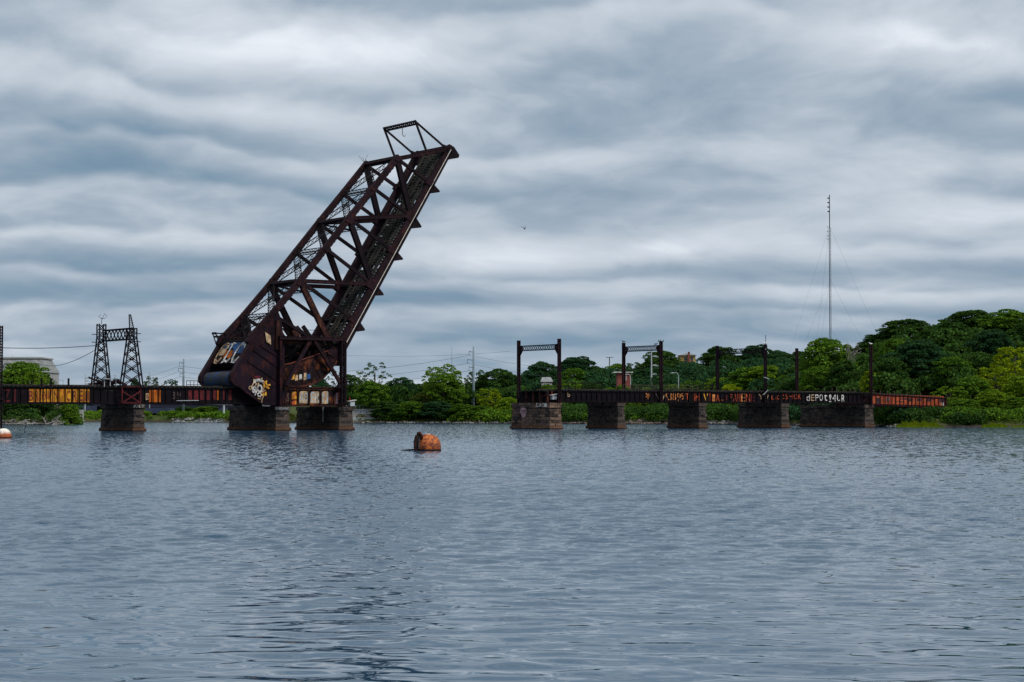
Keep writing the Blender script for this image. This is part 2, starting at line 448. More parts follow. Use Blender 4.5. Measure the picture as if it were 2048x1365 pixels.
# ------------------------------------------------------------------ water
def make_water():
    """one sheet of river with modelled wind waves, fine where they can be seen"""
    rng = np.random.default_rng(12)
    ys = [9.0]
    while ys[-1] < 330: ys.append(ys[-1] + max(.024, ys[-1] * .0019))
    ys = np.array(ys)
    rows = np.concatenate([np.linspace(-80, 7, 8), ys, ys[-1] * (6000 / ys[-1]) ** np.linspace(0, 1, 24)[1:]])
    inner = np.linspace(-.31, .31, 440); outer = np.array([.33, .37, .43, .52, .65, .85, 1.2, 1.8, 3.0])
    cs = np.concatenate([-outer[::-1], inner, outer])
    Y, Cc = np.meshgrid(rows, cs, indexing='ij')
    X = Cc * (np.maximum(Y, 9) + 6)
    Z = np.zeros_like(X)
    sp = np.where((Y < 8) | (Y > 335), 1e3, np.maximum(.024, Y * .0022)) + np.where(np.abs(Cc) > .32, 50, 0)
    warp = 3 * np.sin(X * .13 + Y * .07) + 3 * np.sin(Y * .11 - X * .05 + 1)
    def sm(v, lo, hi): q = np.clip((v - lo) / (hi - lo), 0, 1); return q * q * (3 - 2 * q)
    openw = .05 + .95 * sm(Y + warp, 20, 40)
    gust = .72 + .28 * np.sin(X * .045 + 2.0 * np.sin(Y * .021 + .6)) * np.sin(Y * .034 + 1.3 * np.sin(X * .03))
    NW = 110
    for i in range(NW):                                     # wind chop
        lam = .11 * (1.15 / .11) ** rng.uniform(0, 1); th = rng.normal(0, .60); k = 2 * np.pi / lam; ph = rng.uniform(0, 6.28)
        att = np.clip(lam / (2.6 * sp) - .6, 0, 1) * openw * gust
        arg = k * (X * np.sin(th) + Y * np.cos(th)) + ph + .5 * np.sin(X * .31 + i) + .5 * np.sin(Y * .23 + 2 * i)
        Z += .0255 / k * np.sin(arg) * att
    for i in range(26):                                     # long smooth ripples near the bank
        lam = .40 * (1.7 / .40) ** rng.uniform(0, 1); th = rng.normal(0, .5); k = 2 * np.pi / lam
        att = np.clip(lam / (2.6 * sp) - .6, 0, 1)
        Z += .0125 / k * np.sin(k * (X * np.sin(th) + Y * np.cos(th)) + rng.uniform(0, 6.28) + .8 * np.sin(X * .6 + i)) * att
    R_, K_ = X.shape
    co = np.stack([X, Y, Z], -1).reshape(-1, 3).astype(np.float32)
    idx = np.arange(R_ * K_).reshape(R_, K_)
    q = np.stack([idx[:-1, :-1], idx[:-1, 1:], idx[1:, 1:], idx[1:, :-1]], -1).reshape(-1, 4)
    me = bpy.data.meshes.new('water'); me.vertices.add(len(co)); me.vertices.foreach_set('co', co.reshape(-1))
    me.loops.add(q.size); me.loops.foreach_set('vertex_index', q.reshape(-1).astype(np.int32)); me.polygons.add(len(q))
    me.polygons.foreach_set('loop_start', np.arange(0, q.size, 4)); me.polygons.foreach_set('loop_total', np.full(len(q), 4))
    me.polygons.foreach_set('use_smooth', np.ones(len(q), bool)); me.update(calc_edges=True)
    m, t, b, o = new_mat('river_water')
    v = t.node('ShaderNodeNewGeometry').outputs['Position']
    x, y, z = t.sep(v); v = t.comb(x, y, 0.0)
    off = t.math('ADD', y, t.math('MULTIPLY', t.math('SUBTRACT', t.noise(t.mapping(v, (.05, .12, 1)), 1.0, 3), .5), 26.0))
    open_w = t.smooth(off, 22.0, 52.0)               # sheltered, smoother water close to the bank
    far_w = t.smooth(y, 60.0, 260.0)
    nd = t.node('ShaderNodeTexNoise'); t.put(nd.inputs['Vector'], t.mapping(v, (1, 1.4, 1)))
    nd.inputs['Scale'].default_value = 5.0; nd.inputs['Detail'].default_value = 3; nd.inputs['Roughness'].default_value = .6
    n2_ = t.node('ShaderNodeTexNoise'); t.put(n2_.inputs['Vector'], t.mapping(v, (1, .14, 1), rot=(0, 0, .03)))
    n2_.inputs['Scale'].default_value = 3.6; n2_.inputs['Detail'].default_value = 3; n2_.inputs['Roughness'].default_value = .62
    q_ = t.sep(t.mix(t.smooth(y, 38.0, 95.0), nd.outputs['Color'], n2_.outputs['Color'])); am = t.math('MULTIPLY', open_w, t.math('ADD', .60, t.math('MULTIPLY', far_w, .14)))
    g = t.node('ShaderNodeNewGeometry').outputs['Normal']
    ad = t.node('ShaderNodeVectorMath', operation='ADD'); t.put(ad.inputs[0], g)
    t.put(ad.inputs[1], t.comb(t.math('MULTIPLY', t.math('SUBTRACT', q_[0], .5), am), t.math('MULTIPLY', t.math('SUBTRACT', q_[1], .5), t.math('MULTIPLY', am, 1.3)), 0.0))
    nv = t.node('ShaderNodeVectorMath', operation='NORMALIZE'); t.put(nv.inputs[0], ad.outputs[0])
    t.l.new(nv.outputs[0], b.inputs['Normal'])
    b.inputs['Base Color'].default_value = (.010, .050, .095, 1); t.put(b.inputs['Roughness'], t.math('ADD', .03, t.math('MULTIPLY', open_w, .06)))
    b.inputs['IOR'].default_value = 1.333
    me.materials.append(m)
    ob = bpy.data.objects.new('water', me); col.objects.link(ob); ob['kind'] = 'structure'
make_water()

# ------------------------------------------------------------------ ground: banks and hill
SHORE = [(-3000, 330), (-1500, 400), (-300, 430), (0, 436), (122, 432), (136, 470), (146, 560), (200, 572), (290, 556), (450, 528),
         (720, 508), (900, 500), (1020, 488), (1150, 472), (1330, 458), (1480, 440), (1590, 405), (1700, 378), (1790, 356), (2048, 350), (2600, 330), (4500, 260)]
def shore(px): return float(np.interp(px, [a for a, b in SHORE], [b for a, b in SHORE]))
HILL = [(-3000, 6), (0, 4), (150, 3), (700, 3), (1030, 5), (1250, 8), (1500, 9), (1640, 9), (1760, 13), (1900, 17), (2100, 17), (3000, 16), (4500, 14)]
def ground_z(px, D):
    e = D - shore(px)
    if e < 0: return max(-2.0, e * .25)
    top = float(np.interp(px, [a for a, b in HILL], [b for a, b in HILL]))
    z = 1.6 * min(1, e / 5.0)
    x = min(1, max(0, (e - 8) / 110.)); z += top * (x * x * (3 - 2 * x))
    return z + .35 * math.sin(px * .021 + e * .13) * min(1, e / 8)
def make_ground():
    pxs = np.unique(np.concatenate([np.linspace(-3000, -100, 30), np.linspace(-100, 2200, 260), np.linspace(2200, 4500, 24)]))
    es = [-14, -6, -2, 0, 1, 2.5, 4, 6, 9, 13, 20, 30, 42, 56, 75, 95, 120, 160, 240, 400, 800, 2000, 4200]
    vs = []; fs = []
    for p in pxs:
        for e in es:
            D = shore(p) + e; X = (p - 1024) / F * D
            jx = .5 * math.sin(p * .9 + e) if e < 10 else 0
            vs.append((X, D + jx, ground_z(p, D)))
    k = len(es)
    for i in range(len(pxs) - 1):
        for j in range(k - 1): fs.append((i * k + j, (i + 1) * k + j, (i + 1) * k + j + 1, i * k + j + 1))
    m, t, b, o = new_mat('bank_ground')
    v = t.node('ShaderNodeNewGeometry').outputs['Position']; x, y, z = t.sep(v)
    n = t.noise(v, .35, 6, .6)
    grass = t.mix(t.smooth(n, .35, .65), (.022, .045, .010), (.075, .085, .018))
    low = t.smooth(t.math('ADD', z, t.math('MULTIPLY', n, .8)), .5, 1.3)
    c = t.mix(low, t.mix(t.noise(v, 1.4, 5), (.018, .015, .013), (.075, .06, .05)), grass)
    t.put(b.inputs['Base Color'], c); b.inputs['Roughness'].default_value = .95; b.inputs['Specular IOR Level'].default_value = .1
    me = bpy.data.meshes.new('ground'); me.from_pydata(vs, [], fs); me.update(); me.materials.append(m)
    me.polygons.foreach_set('use_smooth', [True] * len(me.polygons))
    ob = bpy.data.objects.new('ground', me); col.objects.link(ob); ob['kind'] = 'structure'
make_ground()

# ------------------------------------------------------------------ masonry piers
def pier(pxL, pxM, pxR, wdep, ztop, label, mat, w0=-.5, cap=.55, bat=.05):
    """stone pier: near end face between pxM and pxR, running wdep metres back across the river"""
    s0 = S(pxM, 858, w0)[0]; s1 = S(pxR, 858, w0)[0]
    T = BT('stone_pier', label, 'pier', ((s0 + s1) / 2, w0, 0), 'stone piers of the old railway bridge')
    def ring(z, g): # batter
        i = bat * (z + 1) - g
        return [(s0 + i, w0 + i, z), (s1 - i, w0 + i, z), (s1 - i, w0 + wdep - i, z), (s0 + i, w0 + wdep - i, z)]
    def loft(m, levels):
        o = len(m.v)
        for z, g in levels: m.v += ring(z, g)
        for i in range(len(levels) - 1):
            for j in range(4): j2 = (j + 1) % 4; m.f.append((o + i * 4 + j, o + i * 4 + j2, o + i * 4 + 4 + j2, o + i * 4 + 4 + j))
        m.f.append((o + 3, o + 2, o + 1, o)); e = o + 4 * (len(levels) - 1); m.f.append((e, e + 1, e + 2, e + 3))
    m = MB(); loft(m, [(-2.5, 0), (.42, 0), (.44, -.16), (ztop - cap - .004, -.16)])
    shaft_m = m
    m = MB(); loft(m, [(ztop - cap, .02), (ztop, .02)]); T.part('coping', m, mat)
    # individual projecting ashlars break the faces up
    rnd = random.Random(int(pxL)); m = shaft_m; rows = int((ztop - cap - .5) / .47)
    for r in range(rows):
        z = .47 + r * .47
        for k in range(int((s1 - s0 + wdep) / 1.15)):
            if rnd.random() < .40:
                i = bat * (z + 1) + .16; u = (k + .5 * (r % 2)) * 1.15; pr = rnd.uniform(.03, .13); ww = 1.05
                if u + ww < s1 - s0 - .5: m.box((s0 + i + u, w0 + i - pr, z + .03), (s0 + i + u + ww, w0 + i + .05, z + .43))
                elif u > s1 - s0 and u - (s1 - s0) + ww < wdep - .6:
                    q = u - (s1 - s0); m.box((s0 + i - pr, w0 + i + q, z + .03), (s0 + i + .05, w0 + i + q + ww, z + .43))
    T.part('shaft', m, mat)
    return T, s0, s1

piers = [
 pier(190, 265, 294, 11.5, 3.72, 'stone pier under the twin lattice towers on the left', M['stone']),
 pier(453, 550, 584, 15.1, 3.42, 'stone pier under the counterweight with white letters on its coping', M['stone']),
 pier(590, 677, 711, 13.3, 3.42, 'stone pier under the graffiti track girder with a small white box on its corner', M['stone']),
 pier(1016, 1099, 1128, 11.0, 4.12, 'brown stone pier with pink paint standing at the open end of the right viaduct', M['stone_brown'], -.5, .75),
 pier(1172, 1235, 1255, 8.6, 4.18, 'narrow stone pier with a pale brown end, next right of the pink painted pier', M['stone']),
 pier(1333, 1398, 1418, 8.6, 4.20, 'narrow stone pier standing between the orange and the white graffiti', M['stone']),
 pier(1472, 1563, 1583, 11.6, 4.18, 'wide stone pier with a stepped foot left of the longest pier', M['stone']),
 pier(1595, 1730, 1752, 17.0, 4.02, 'longest stone pier, standing at the start of the red panelled span', M['stone']),
]
PA, PB, PC = piers[1], piers[2], piers[3]

# ------------------------------------------------------------------ plate girder spans
def girder_span(s0, s1, zt, zb, label, mat, w_near=.0, w_far=8.4, st=1.03, tilt=(0, 0), ties=True, depth=.5, name='girder_span'):
    T = BT(name, label, 'bridge span', (s0, w_near, 0), 'plate girder spans of the old railway bridge')
    dzdt = (tilt[1] - tilt[0]) / (s1 - s0)
    zz = lambda s, z: z + tilt[0] + dzdt * (s - s0)
    for wn, sgn in ((w_near, -1), (w_far, 1)):
        m = MB()
        m.prism([(s0, wn + depth / 2 - .03, zz(s0, zb)), (s1, wn + depth / 2 - .03, zz(s1, zb)), (s1, wn + depth / 2 - .03, zz(s1, zt)), (s0, wn + depth / 2 - .03, zz(s0, zt))], (0, .06, 0))
        g = T.part('girder_web', m, mat)
        m = MB()
        for zc in (zt, zb):
            q = .07 if zc == zt else -.07
            m.prism([(s0, wn, zz(s0, zc + q)), (s1, wn, zz(s1, zc + q)), (s1, wn, zz(s1, zc - q * .0)), (s0, wn, zz(s0, zc))], (0, depth, 0))
            m.prism([(s0, wn + .1, zz(s0, zc)), (s1, wn + .1, zz(s1, zc)), (s1, wn + .1, zz(s1, zc - 2.4 * q)), (s0, wn + .1, zz(s0, zc - 2.4 * q))], (0, .05, 0))
        T.part('flange', m, mat, g)
        m = MB(); n = int((s1 - s0) / st)
        for i in range(n + 1):
            s = s0 + i * st
            m.box((s - .04, wn + .015, zz(s, zb) + .01), (s + .04, wn + depth - .015, zz(s, zt) - .01))
        T.part('stiffener', m, mat, g)
    if ties:
        m = MB(); n = int((s1 - s0) / .6); rnd = random.Random(int(s0 * 7) % 999)
        for i in range(n + 1):
            s = s0 + i * .6 + rnd.uniform(-.06, .06)
            if s > s1: break
            e0 = rnd.uniform(-.10, .02)
            m.box((s - .12, w_near + .06 + e0 * .5, zz(s, zt) + .075), (s + .12, w_far + depth, zz(s, zt) + .22))
        T.part('ties', m, M['tie'])
        m = MB()
        for wr in (w_near + 1.6, w_near + 3.05, w_near + 5.3, w_near + 6.75):
            m.bar((s0, wr, zz(s0, zt) + .30), (s1, wr, zz(s1, zt) + .30), .16, .09)
        T.part('rails', m, M['tieiron'])
    return T, zz

sL0 = S(-190, 800, .4)[0]; sP1 = (piers[0][1] + piers[0][2]) / 2
zL = (5.95, 3.80)
GL1, _ = girder_span(sL0, sP1 - .15, zL[0], zL[1], 'dark girder span with yellow BROWN lettering left of the lattice towers', M['girder'], .3, 8.8)
GL2, _ = girder_span(sP1 + .15, S(557, 800, .4)[0], zL[0], zL[1], 'dark girder span with dark red panels running in under the counterweight', M['girder'], .3, 8.8)
sC0 = S(1040, 800, 8)[0]
sPCm = (PC[1] + PC[2]) / 2
cuts = [S(1122, 800)[0], (piers[4][1] + piers[4][2]) / 2, (piers[5][1] + piers[5][2]) / 2, (piers[6][1] + piers[6][2]) / 2, S(1727, 800)[0]]
zR = (5.98, 4.30)
labs = ['plain dark girder span next to the pink painted pier', 'girder span with an orange star and orange figures on its web',
        'girder span with a row of tall orange and red letters', 'girder span with red letters and white depot lettering']
GR = []
for i in range(4):
    g, _ = girder_span(cuts[i] + .06, cuts[i + 1] - .06, zR[0], zR[1], labs[i], M['girder'] if i == 0 else M['girder'], .0, 8.4)
    GR.append(g)
sE0, sE1 = S(1745, 800)[0], S(1895, 800)[0]
GRED, zzr = girder_span(sE0, sE1, 5.85, 4.02, 'last girder span with bright red painted panels ending in the trees', M['girder_red'], .0, 8.4, 1.0, (.0, -.62))
# braced bay between the last dark span and the red span
T = BT('braced_bay', 'short braced steel bay on the longest pier left of the red span', 'bridge span', (cuts[4], 0, 4.1))
a, b = cuts[4] + .1, sE0 - .1
for zc in (4.35, 6.0): m = MB(); m.bar((a, .1, zc), (b, .1, zc), .2, .3); T.part('chord', m, M['girder'])
m = MB(); m.bar((a, .1, 4.45), (b, .1, 5.9), .14, .1); m.bar((a, .2, 5.9), (b, .2, 4.45), .14, .1); T.part('cross_brace', m, M['steel'])
m = MB(); m.box((a, 8.0, 4.3), (b, 8.1, 6.0)); T.part('girder_web', m, M['girder'])
# bearings on every pier
for (P, sa, sb), zt in zip(piers, (3.72, 3.42, 3.42, 4.12, 4.18, 4.20, 4.18, 4.02)):
    zb_ = 3.80 if P is piers[0][0] else (3.6 if zt < 3.6 else 4.3)
    mid = (sa + sb) / 2
    for ww in (.55, 8.6):
        for ds in (-.55, .55):
            m = MB(); m.box((mid + ds - .3, ww - .3, zt), (mid + ds + .3, ww + .3, max(zb_ - .07, zt + .06))); P.part('bearing', m, M['steel'])

# painted panels and lettering -------------------------------------------------
PW = 2048
def panel(T, x0, x1, y0, y1, mat, wd, name='painted_panel', th=.02, label=None, taper=0):
    sA, zA = S(x0, y0, wd); sB, _ = S(x1, y0, wd); _, zB = S(x0, y1, wd); _, zC = S(x1, y0 + taper, wd); _, zD = S(x1, y1 + taper, wd)
    m = MB(); m.prism([(sA, wd, zB), (sB, wd, zD), (sB, wd, zC), (sA, wd, zA)], (0, -th, 0))
    return T.part(name, m, mat, label=label)
def text(T, items, mat, wd, parent=None, name='graffiti_letter', th=.025):
    for (ch, x0, x1, y0, y1) in items:
        sA, zA = S(x0, y1, wd); sB, _ = S(x1, y1, wd); _, zT = S(x0, y0, wd)
        T.part(name, letter(ch, (sA, wd, zA), (sB - sA, 0, 0), (0, 0, zT - zA), th), mat, parent)

wL = .3 + .5 / 2 - .03
xs = [(56, 67.2), (69, 78.6), (82, 92), (94, 104.6), (106.4, 117.6), (119, 129.4), (131.4, 142), (144.4, 154.6), (157, 167), (169, 178.6)]
for i, ((a, b), ch) in enumerate(zip(xs, ['B', 'R', 'O', 'W', 'N', '', 'C', 'R', 'E', 'II'])):
    p = panel(GL1, a, b, 778.6, 804.6, M['yellow'], wL - .01)
    if ch: text(GL1, [(ch, a + 1.6, b - 1.2, 782, 802)], M['brownpaint'], wL - .03, p)
text(GL1, [('Z', 8, 20, 779, 804)], M['darkred'], wL)
panel(GL1, 26.5, 32, 779, 806, M['darkred'], wL)
p = panel(GL2, 291.5, 297, 787, 800, M['tan'], wL); text(GL2, [('8', 292.6, 296, 788.5, 798)], M['brownpaint'], wL - .02, p)
for a, b in ((298.4, 306), (307.4, 314), (315.4, 321.2)): panel(GL2, a, b, 780, 804.6, M['orangepaint'], wL)
text(GL2, [('3', 343, 350, 784, 799), ('9', 354, 361, 784, 799)], M['gdim'], wL)
for k, (a, b) in enumerate(((376.5, 385), (388.5, 396.5), (400, 408), (411.5, 419.5), (424, 431.5), (434, 439.6), (446, 449), (457, 466))):
    panel(GL2, a, b, 780, 800.5, M['orangepaint'] if k == 5 else M['darkred'], wL)
m = MB(); s_, z_ = S(354, 802, .1); s2_, _ = S(398, 802, .1); m.tube([(s_, .2, z_), (s2_, .2, z_ + .05)], .045); GL2.part('pipe', m, M['galv'])

wR = .19
items = [('*', 1291, 1301, 783, 799)]
text(GR[1], items, M['gorange'], wR)
p1 = [('\\', 1309, 1319, 785, 799, 'gdim'), ('/', 1324, 1330, 788, 802, 'tan'), ('(', 1331, 1336, 786, 796, 'gorange'), ('3', 1336, 1343.5, 785, 801, 'gorange'), ('8', 1345, 1352, 786, 801, 'gorange'), ('9', 1354, 1361, 786, 803, 'gorange'),
      ('9', 1362, 1369.5, 786, 800, 'gorange'), ('T', 1371, 1378, 787, 801, 'gred'), ('I', 1386, 1389, 786, 802, 'gred'), ('H', 1391, 1398.5, 786, 802, 'gred')]
for it in p1: text(GR[1], [it[:5]], M[it[5]], wR)
p2 = [('V', 1406.5, 1416, 786.5, 802.5, 'gyel'), ('T', 1417.5, 1422, 788, 802, 'gred'), ('1', 1424.5, 1430, 789, 804, 'gorange'), ('A', 1432, 1439, 789, 803, 'gred'),
      ('_', 1441, 1447, 800, 801.3, 'gred'), ('J', 1449, 1454, 791, 801, 'darkred'), ('F', 1459, 1464.5, 789, 801, 'gred'), ('A', 1466, 1473.5, 787, 804, 'gred'),
      ('H', 1475, 1480.5, 787, 804, 'gred'), ('E', 1482.5, 1490, 787, 804, 'gorange'), ('N', 1491.5, 1500, 787, 804, 'gred'), ('E', 1502, 1508.5, 787, 803, 'darkred'),
      ('Y', 1517, 1527, 789, 799, 'tan'), ('/', 1533, 1537, 790, 800, 'tan')]
for it in p2: text(GR[2], [it[:5]], M[it[5]], wR)
p3 = [('L', 1543, 1547.5, 791, 799.5, 'gred'), ('A', 1549, 1552.5, 792, 799.5, 'gred'), ('C', 1554, 1558, 791, 799.5, 'gred'),
      ('S', 1565.5, 1569.5, 787.5, 799, 'gred'), ('S', 1571, 1575, 787.5, 799, 'gred'), ('H', 1576, 1586, 787.5, 799, 'gred'), ('O', 1587.5, 1594.5, 787.5, 799, 'gred'), ('K', 1596, 1602, 787.5, 799, 'gred'),
      ('d', 1612.5, 1620, 789, 802, 'white'), ('E', 1622, 1628.5, 789.5, 802, 'tan'), ('P', 1630, 1637.5, 789.5, 802, 'white'), ('O', 1639, 1645.5, 789, 802, 'white'),
      ('t', 1648, 1655, 789, 802, 'white'), ('!', 1658, 1663, 789.5, 805, 'white'), ('4', 1665, 1672, 789, 803.5, 'white'), ('U', 1674, 1681, 789.5, 802.5, 'white'), ('R', 1683, 1689.5, 790, 805, 'white')]
for it in p3: text(GR[3], [it[:5]], M[it[5]], wR)
text(GR[0], [('b', 1135, 1140, 786, 794)], M['tan'], wR)

z5 = lambda x, y: (1720 + x / 11.38, 770 + y / 11.38)
pn = [(285, 365), (375, 470), (475, 570), (590, 685), (695, 785), (797, 890), (900, 995), (1005, 1085), (1112, 1195), (1205, 1288), (1300, 1400), (1410, 1500), (1512, 1605), (1612, 1700), (1712, 1800), (1808, 1900)]
dk = {1: [(295, 430)], 5: [(378, 390)], 6: [(305, 335), (375, 395)], 7: [(305, 340)], 8: [(310, 375)], 10: [(315, 370)], 12: [(320, 380)], 13: [(326, 338)], 15: [(320, 400)]}
for i, (a, b) in enumerate(pn):
    tp = 205 + (a - 285) * .034; bt = 432 + (a - 285) * .030
    x0, y0 = z5(a, tp); x1, y1 = z5(b, bt)
    p = panel(GRED, x0, x1, y0 + .3, y1, M['redpaint'], wR, taper=.05)
    for (q0, q1) in dk.get(i, []):
        _, ya = z5(a, q0); _, yb = z5(a, min(q1, bt + 4))
        sA, zA = S(x0, ya, wR - .03); sB, zB = S(x1, yb, wR - .03)
        m = MB(); m.prism([(sA - .03, wR - .03, zB), (sB + .03, wR - .03, zB), (sB + .03, wR - .03, zA), (sA - .03, wR - .03, zA)], (0, -.02, 0))
        GRED.part('block_lettering', m, M['darkpaint'], p)
    if i == 3:
        sA, zA = S(x0, z5(a, 292)[1], wR - .03); sB, zB = S(x1, z5(a, 378)[1], wR - .03)
        m = MB(); m.box((sA + .1, wR - .05, zB), (sB - .1, wR - .03, zA)); GRED.part('block_lettering', m, M['gdim'], p)
x0, y0 = z5(1855, 405); x1, y1 = z5(1905, 480); panel(GRED, x0, x1, y0, y1, M['white'], wR - .04, 'white_tag')

# ------------------------------------------------------------------ the raised leaf
AL = R(57.5); CA, SA = math.cos(AL), math.sin(AL); O0 = S(896, 299, 0)
def L(a, b, w_=0.0): return Vector((O0[0] + a * CA - b * SA, w_, O0[1] + a * SA + b * CA))
BJ = [(0, 0), (-6.25, 0), (-12.5, 0), (-18.75, 0), (-25, 0), (-31.2, 0), (-37.0, 0)]
TJ = [(-6.7, 6.6), (-12.85, 7.5), (-19.1, 8.5), (-25.1, 9.35), (-31.5, 10.25), (-38.1, 11.4), (-43.0, 12.5)]
leaf = BT('bascule_leaf', 'raised rusty truss leaf of the drawbridge, standing tilted high above the river', 'bridge leaf', (S(600, 773, 0)[0], 0, 6.3))
WN, WF = 0.0, 9.0
pSteel = M['steel']
for wi, wc in enumerate((WN, WF)):
    tr = bpy.data.objects.new('truss', None); col.objects.link(tr); tr.parent = leaf.e
    for k, (a, b) in enumerate(TJ):
        r = (.8 if k % 2 == 0 else .55) * (.62 if k == 0 else 1); m = MB()
        m.prism([L(a - r, b + .35, wc - .42), L(a + r, b + .35, wc - .42), L(a + r * .8, b - r * .9, wc - .42), L(a - r * .8, b - r * .9, wc - .42)], (0, .84, 0)); leaf.part('gusset', m, M['chord'], tr)
    for k, (a, b) in enumerate(BJ):
        if k == 0: continue
        r = .9 if k % 2 == 0 else .6; m = MB()
        m.prism([L(a - r, b - .4, wc - .42), L(a + r * .8, b - .4, wc - .42), L(a + r * .6, b + r, wc - .42), L(a - r, b + r, wc - .42)], (0, .84, 0)); leaf.part('gusset', m, M['chord'], tr)
    m = MB()
    for k in range(6): m.channel(L(*TJ[k], wc), L(*TJ[k + 1], wc), .86, .62)
    # rivet-line cover plates along the chord
    for k in range(6):
        A, Bq = L(*TJ[k], wc), L(*TJ[k + 1], wc); n = 9
        for i in range(n):
            P = A + (Bq - A) * ((i + .5) / n); dd = (Bq - A).normalized(); c = Vector((-dd.z, 0, dd.x))
            m.bar(P + c * .45 - dd * .15, P + c * .45 + dd * .15, .10, .5)
    leaf.part('top_chord', m, M['chord'], tr)
    m = MB(); m.prism([L(.5, .36, wc - .31), L(-37.5, .2, wc - .31), L(-36.4, -.80, wc - .31), L(.5, -.24, wc - .31)], (0, .62, 0)); leaf.part('bottom_chord', m, M['chord'], tr)
    m = MB(); m.channel(L(*BJ[0], wc), L(*TJ[0], wc), .62, .62); leaf.part('end_post', m, M['chord'], tr)
    for (i, j, th) in (('T0', 'B2', .86), ('T2', 'B4', .86), ('T4', 'B6', .86)):
        A = L(*TJ[int(i[1])], wc); Bq = L(*BJ[int(j[1])], wc)
        m = MB(); m.channel(A, Bq, th, .5); leaf.part('diagonal', m, M['orange'] if (i == 'T4' and wi == 0) else M['steel'], tr)
    for (i, j) in ((2, 2), (4, 4)):
        m = MB(); m.channel(L(*TJ[i], wc), L(*BJ[j], wc), .58, .5); leaf.part('diagonal', m, M['chord'], tr)
    for (i, j) in ((0, 1), (1, 2), (2, 3), (3, 4), (4, 5), (5, 6)):
        m = MB(); m.bar(L(*TJ[i], wc), L(*BJ[j], wc), .46, .38); leaf.part('vertical', m, M['steel'], tr)
    m = MB()
    for (i, j) in ((5, 6),): m.channel(L(*TJ[6], wc), L(-37, 2, wc), .7, .5)
    leaf.part('heel_post', m, M['orange'] if wi == 0 else M['steel'], tr)
    # triangular brackets under the chord
    for k in range(1, 7):
        if k == 6: continue
        (fa, fb), (ta, tb), (ra, rb) = [((-6.19, -.72), (-6.46, -2.15), (-7.81, -.80)), ((-12.3, -.82), (-12.9, -2.36), (-14.2, -.96)), ((-18.55, -.92), (-18.88, -2.30), (-20.1, -1.05)), ((-24.84, -1.0), (-25.27, -2.38), (-26.25, -1.18)), ((-31.03, -1.32), (-31.49, -2.53), (-32.6, -1.36))][k - 1]
        m = MB(); m.prism([L(fa, fb + .3, wc - .35), L(ra, rb + .3, wc - .35), L(ra, rb, wc - .35), L(ta - .12, tb, wc - .35), L(ta + .08, tb + .08, wc - .35), L(fa, fb, wc - .35)], (0, .7, 0)); leaf.part('bracket', m, M['steel'], tr)
    m = MB(); m.prism([L(.7, .3, wc - .35), L(-1.9, -.4, wc - .35), L(-1.2, -1.0, wc - .35), L(-.1, -2.1, wc - .35), L(.35, -2.0, wc - .35), L(.8, -.6, wc - .35)], (0, .7, 0)); leaf.part('bracket', m, M['steel'], tr)
m = MB(); m.tube([L(.13, -.31, -.36), L(-17, -.59, -.36), L(-35.2, -.88, -.36)], .05, 6); leaf.part('sky_gap_line', m, M['sky_gap_line'])  # pale tube added for the line of sky between chord and stringer
for ws in (-.35, 8.85): m = MB(); m.prism([L(.1, -.36, ws), L(-36, -.96, ws), L(-36, -1.46, ws), L(.1, -.72, ws)], (0, .5, 0)); leaf.part('walkway_stringer', m, M['steel'])
# portal strut, top struts, laced laterals
m = MB(); m.channel(L(TJ[0][0], TJ[0][1], .3), L(TJ[0][0], TJ[0][1], 8.7), .75, .5, (CA, 0, SA)); leaf.part('portal_strut', m, M['chord'])
m = MB(); m.channel(L(.1, .1, .3), L(.1, .1, 8.7), .7, .6, (CA, 0, SA)); leaf.part('end_floor_beam', m, M['steel'])
nvec = Vector((-SA, 0, CA))
for k in range(1, 7):
    a, b = TJ[k]
    if k in (2, 4):
        m = MB(); m.channel(L(a, b - .1, .3), L(a, b - .1, 8.7), .75, .4, (CA, 0, SA)); leaf.part('top_strut', m, M['chord'])
        m = MB()                                               # sway frame below the strut
        fr = (3.0, 4.2)
        lo1, lo2 = L(a + .55, b - 3.1, .3), L(a + .55, b - 3.1, 8.7)
        m.lace(lo1, lo2, nvec * .5, .08, 14)
        m.bar(L(a, b - .4, .3), (lo1 + lo2) / 2, .22, .2); m.bar(L(a, b - .4, 8.7), (lo1 + lo2) / 2, .22, .2)
        leaf.part('sway_frame', m, M['brace'])
    else:
        m = MB(); m.lace(L(a, b, .3), L(a, b, 8.7), Vector((CA, 0, SA)) * .5, .08, 16); m.lace(L(a, b - .6, .3), L(a, b - .6, 8.7), Vector((CA, 0, SA)) * .4, .08, 16)
        leaf.part('top_strut', m, M['brace'])
for k in range(6):
    A, Bq = TJ[k], TJ[k + 1]; dr = Vector((Bq[0] - A[0], 0, Bq[1] - A[1])).normalized()
    for (w1, w2) in ((.3, 8.7), (8.7, .3)):
        P, Q = L(*A, w1), L(*Bq, w2); dd = (Q - P).normalized(); wv = dd.cross(nvec).normalized() * 1.25
        m = MB(); m.lace(P, Q, wv, .07, 11, True, .12, .1); leaf.part('lateral_brace', m, M['brace'])
    m = MB(); c0 = (L(*A, 4.5) + L(*Bq, 4.5)) / 2
    tt = (L(*Bq, 0) - L(*A, 0)).normalized() * .55; ww = Vector((0, .55, 0))
    m.prism([c0 - tt, c0 + ww, c0 + tt, c0 - ww], nvec * .08); leaf.part('gusset', m, M['brace'])
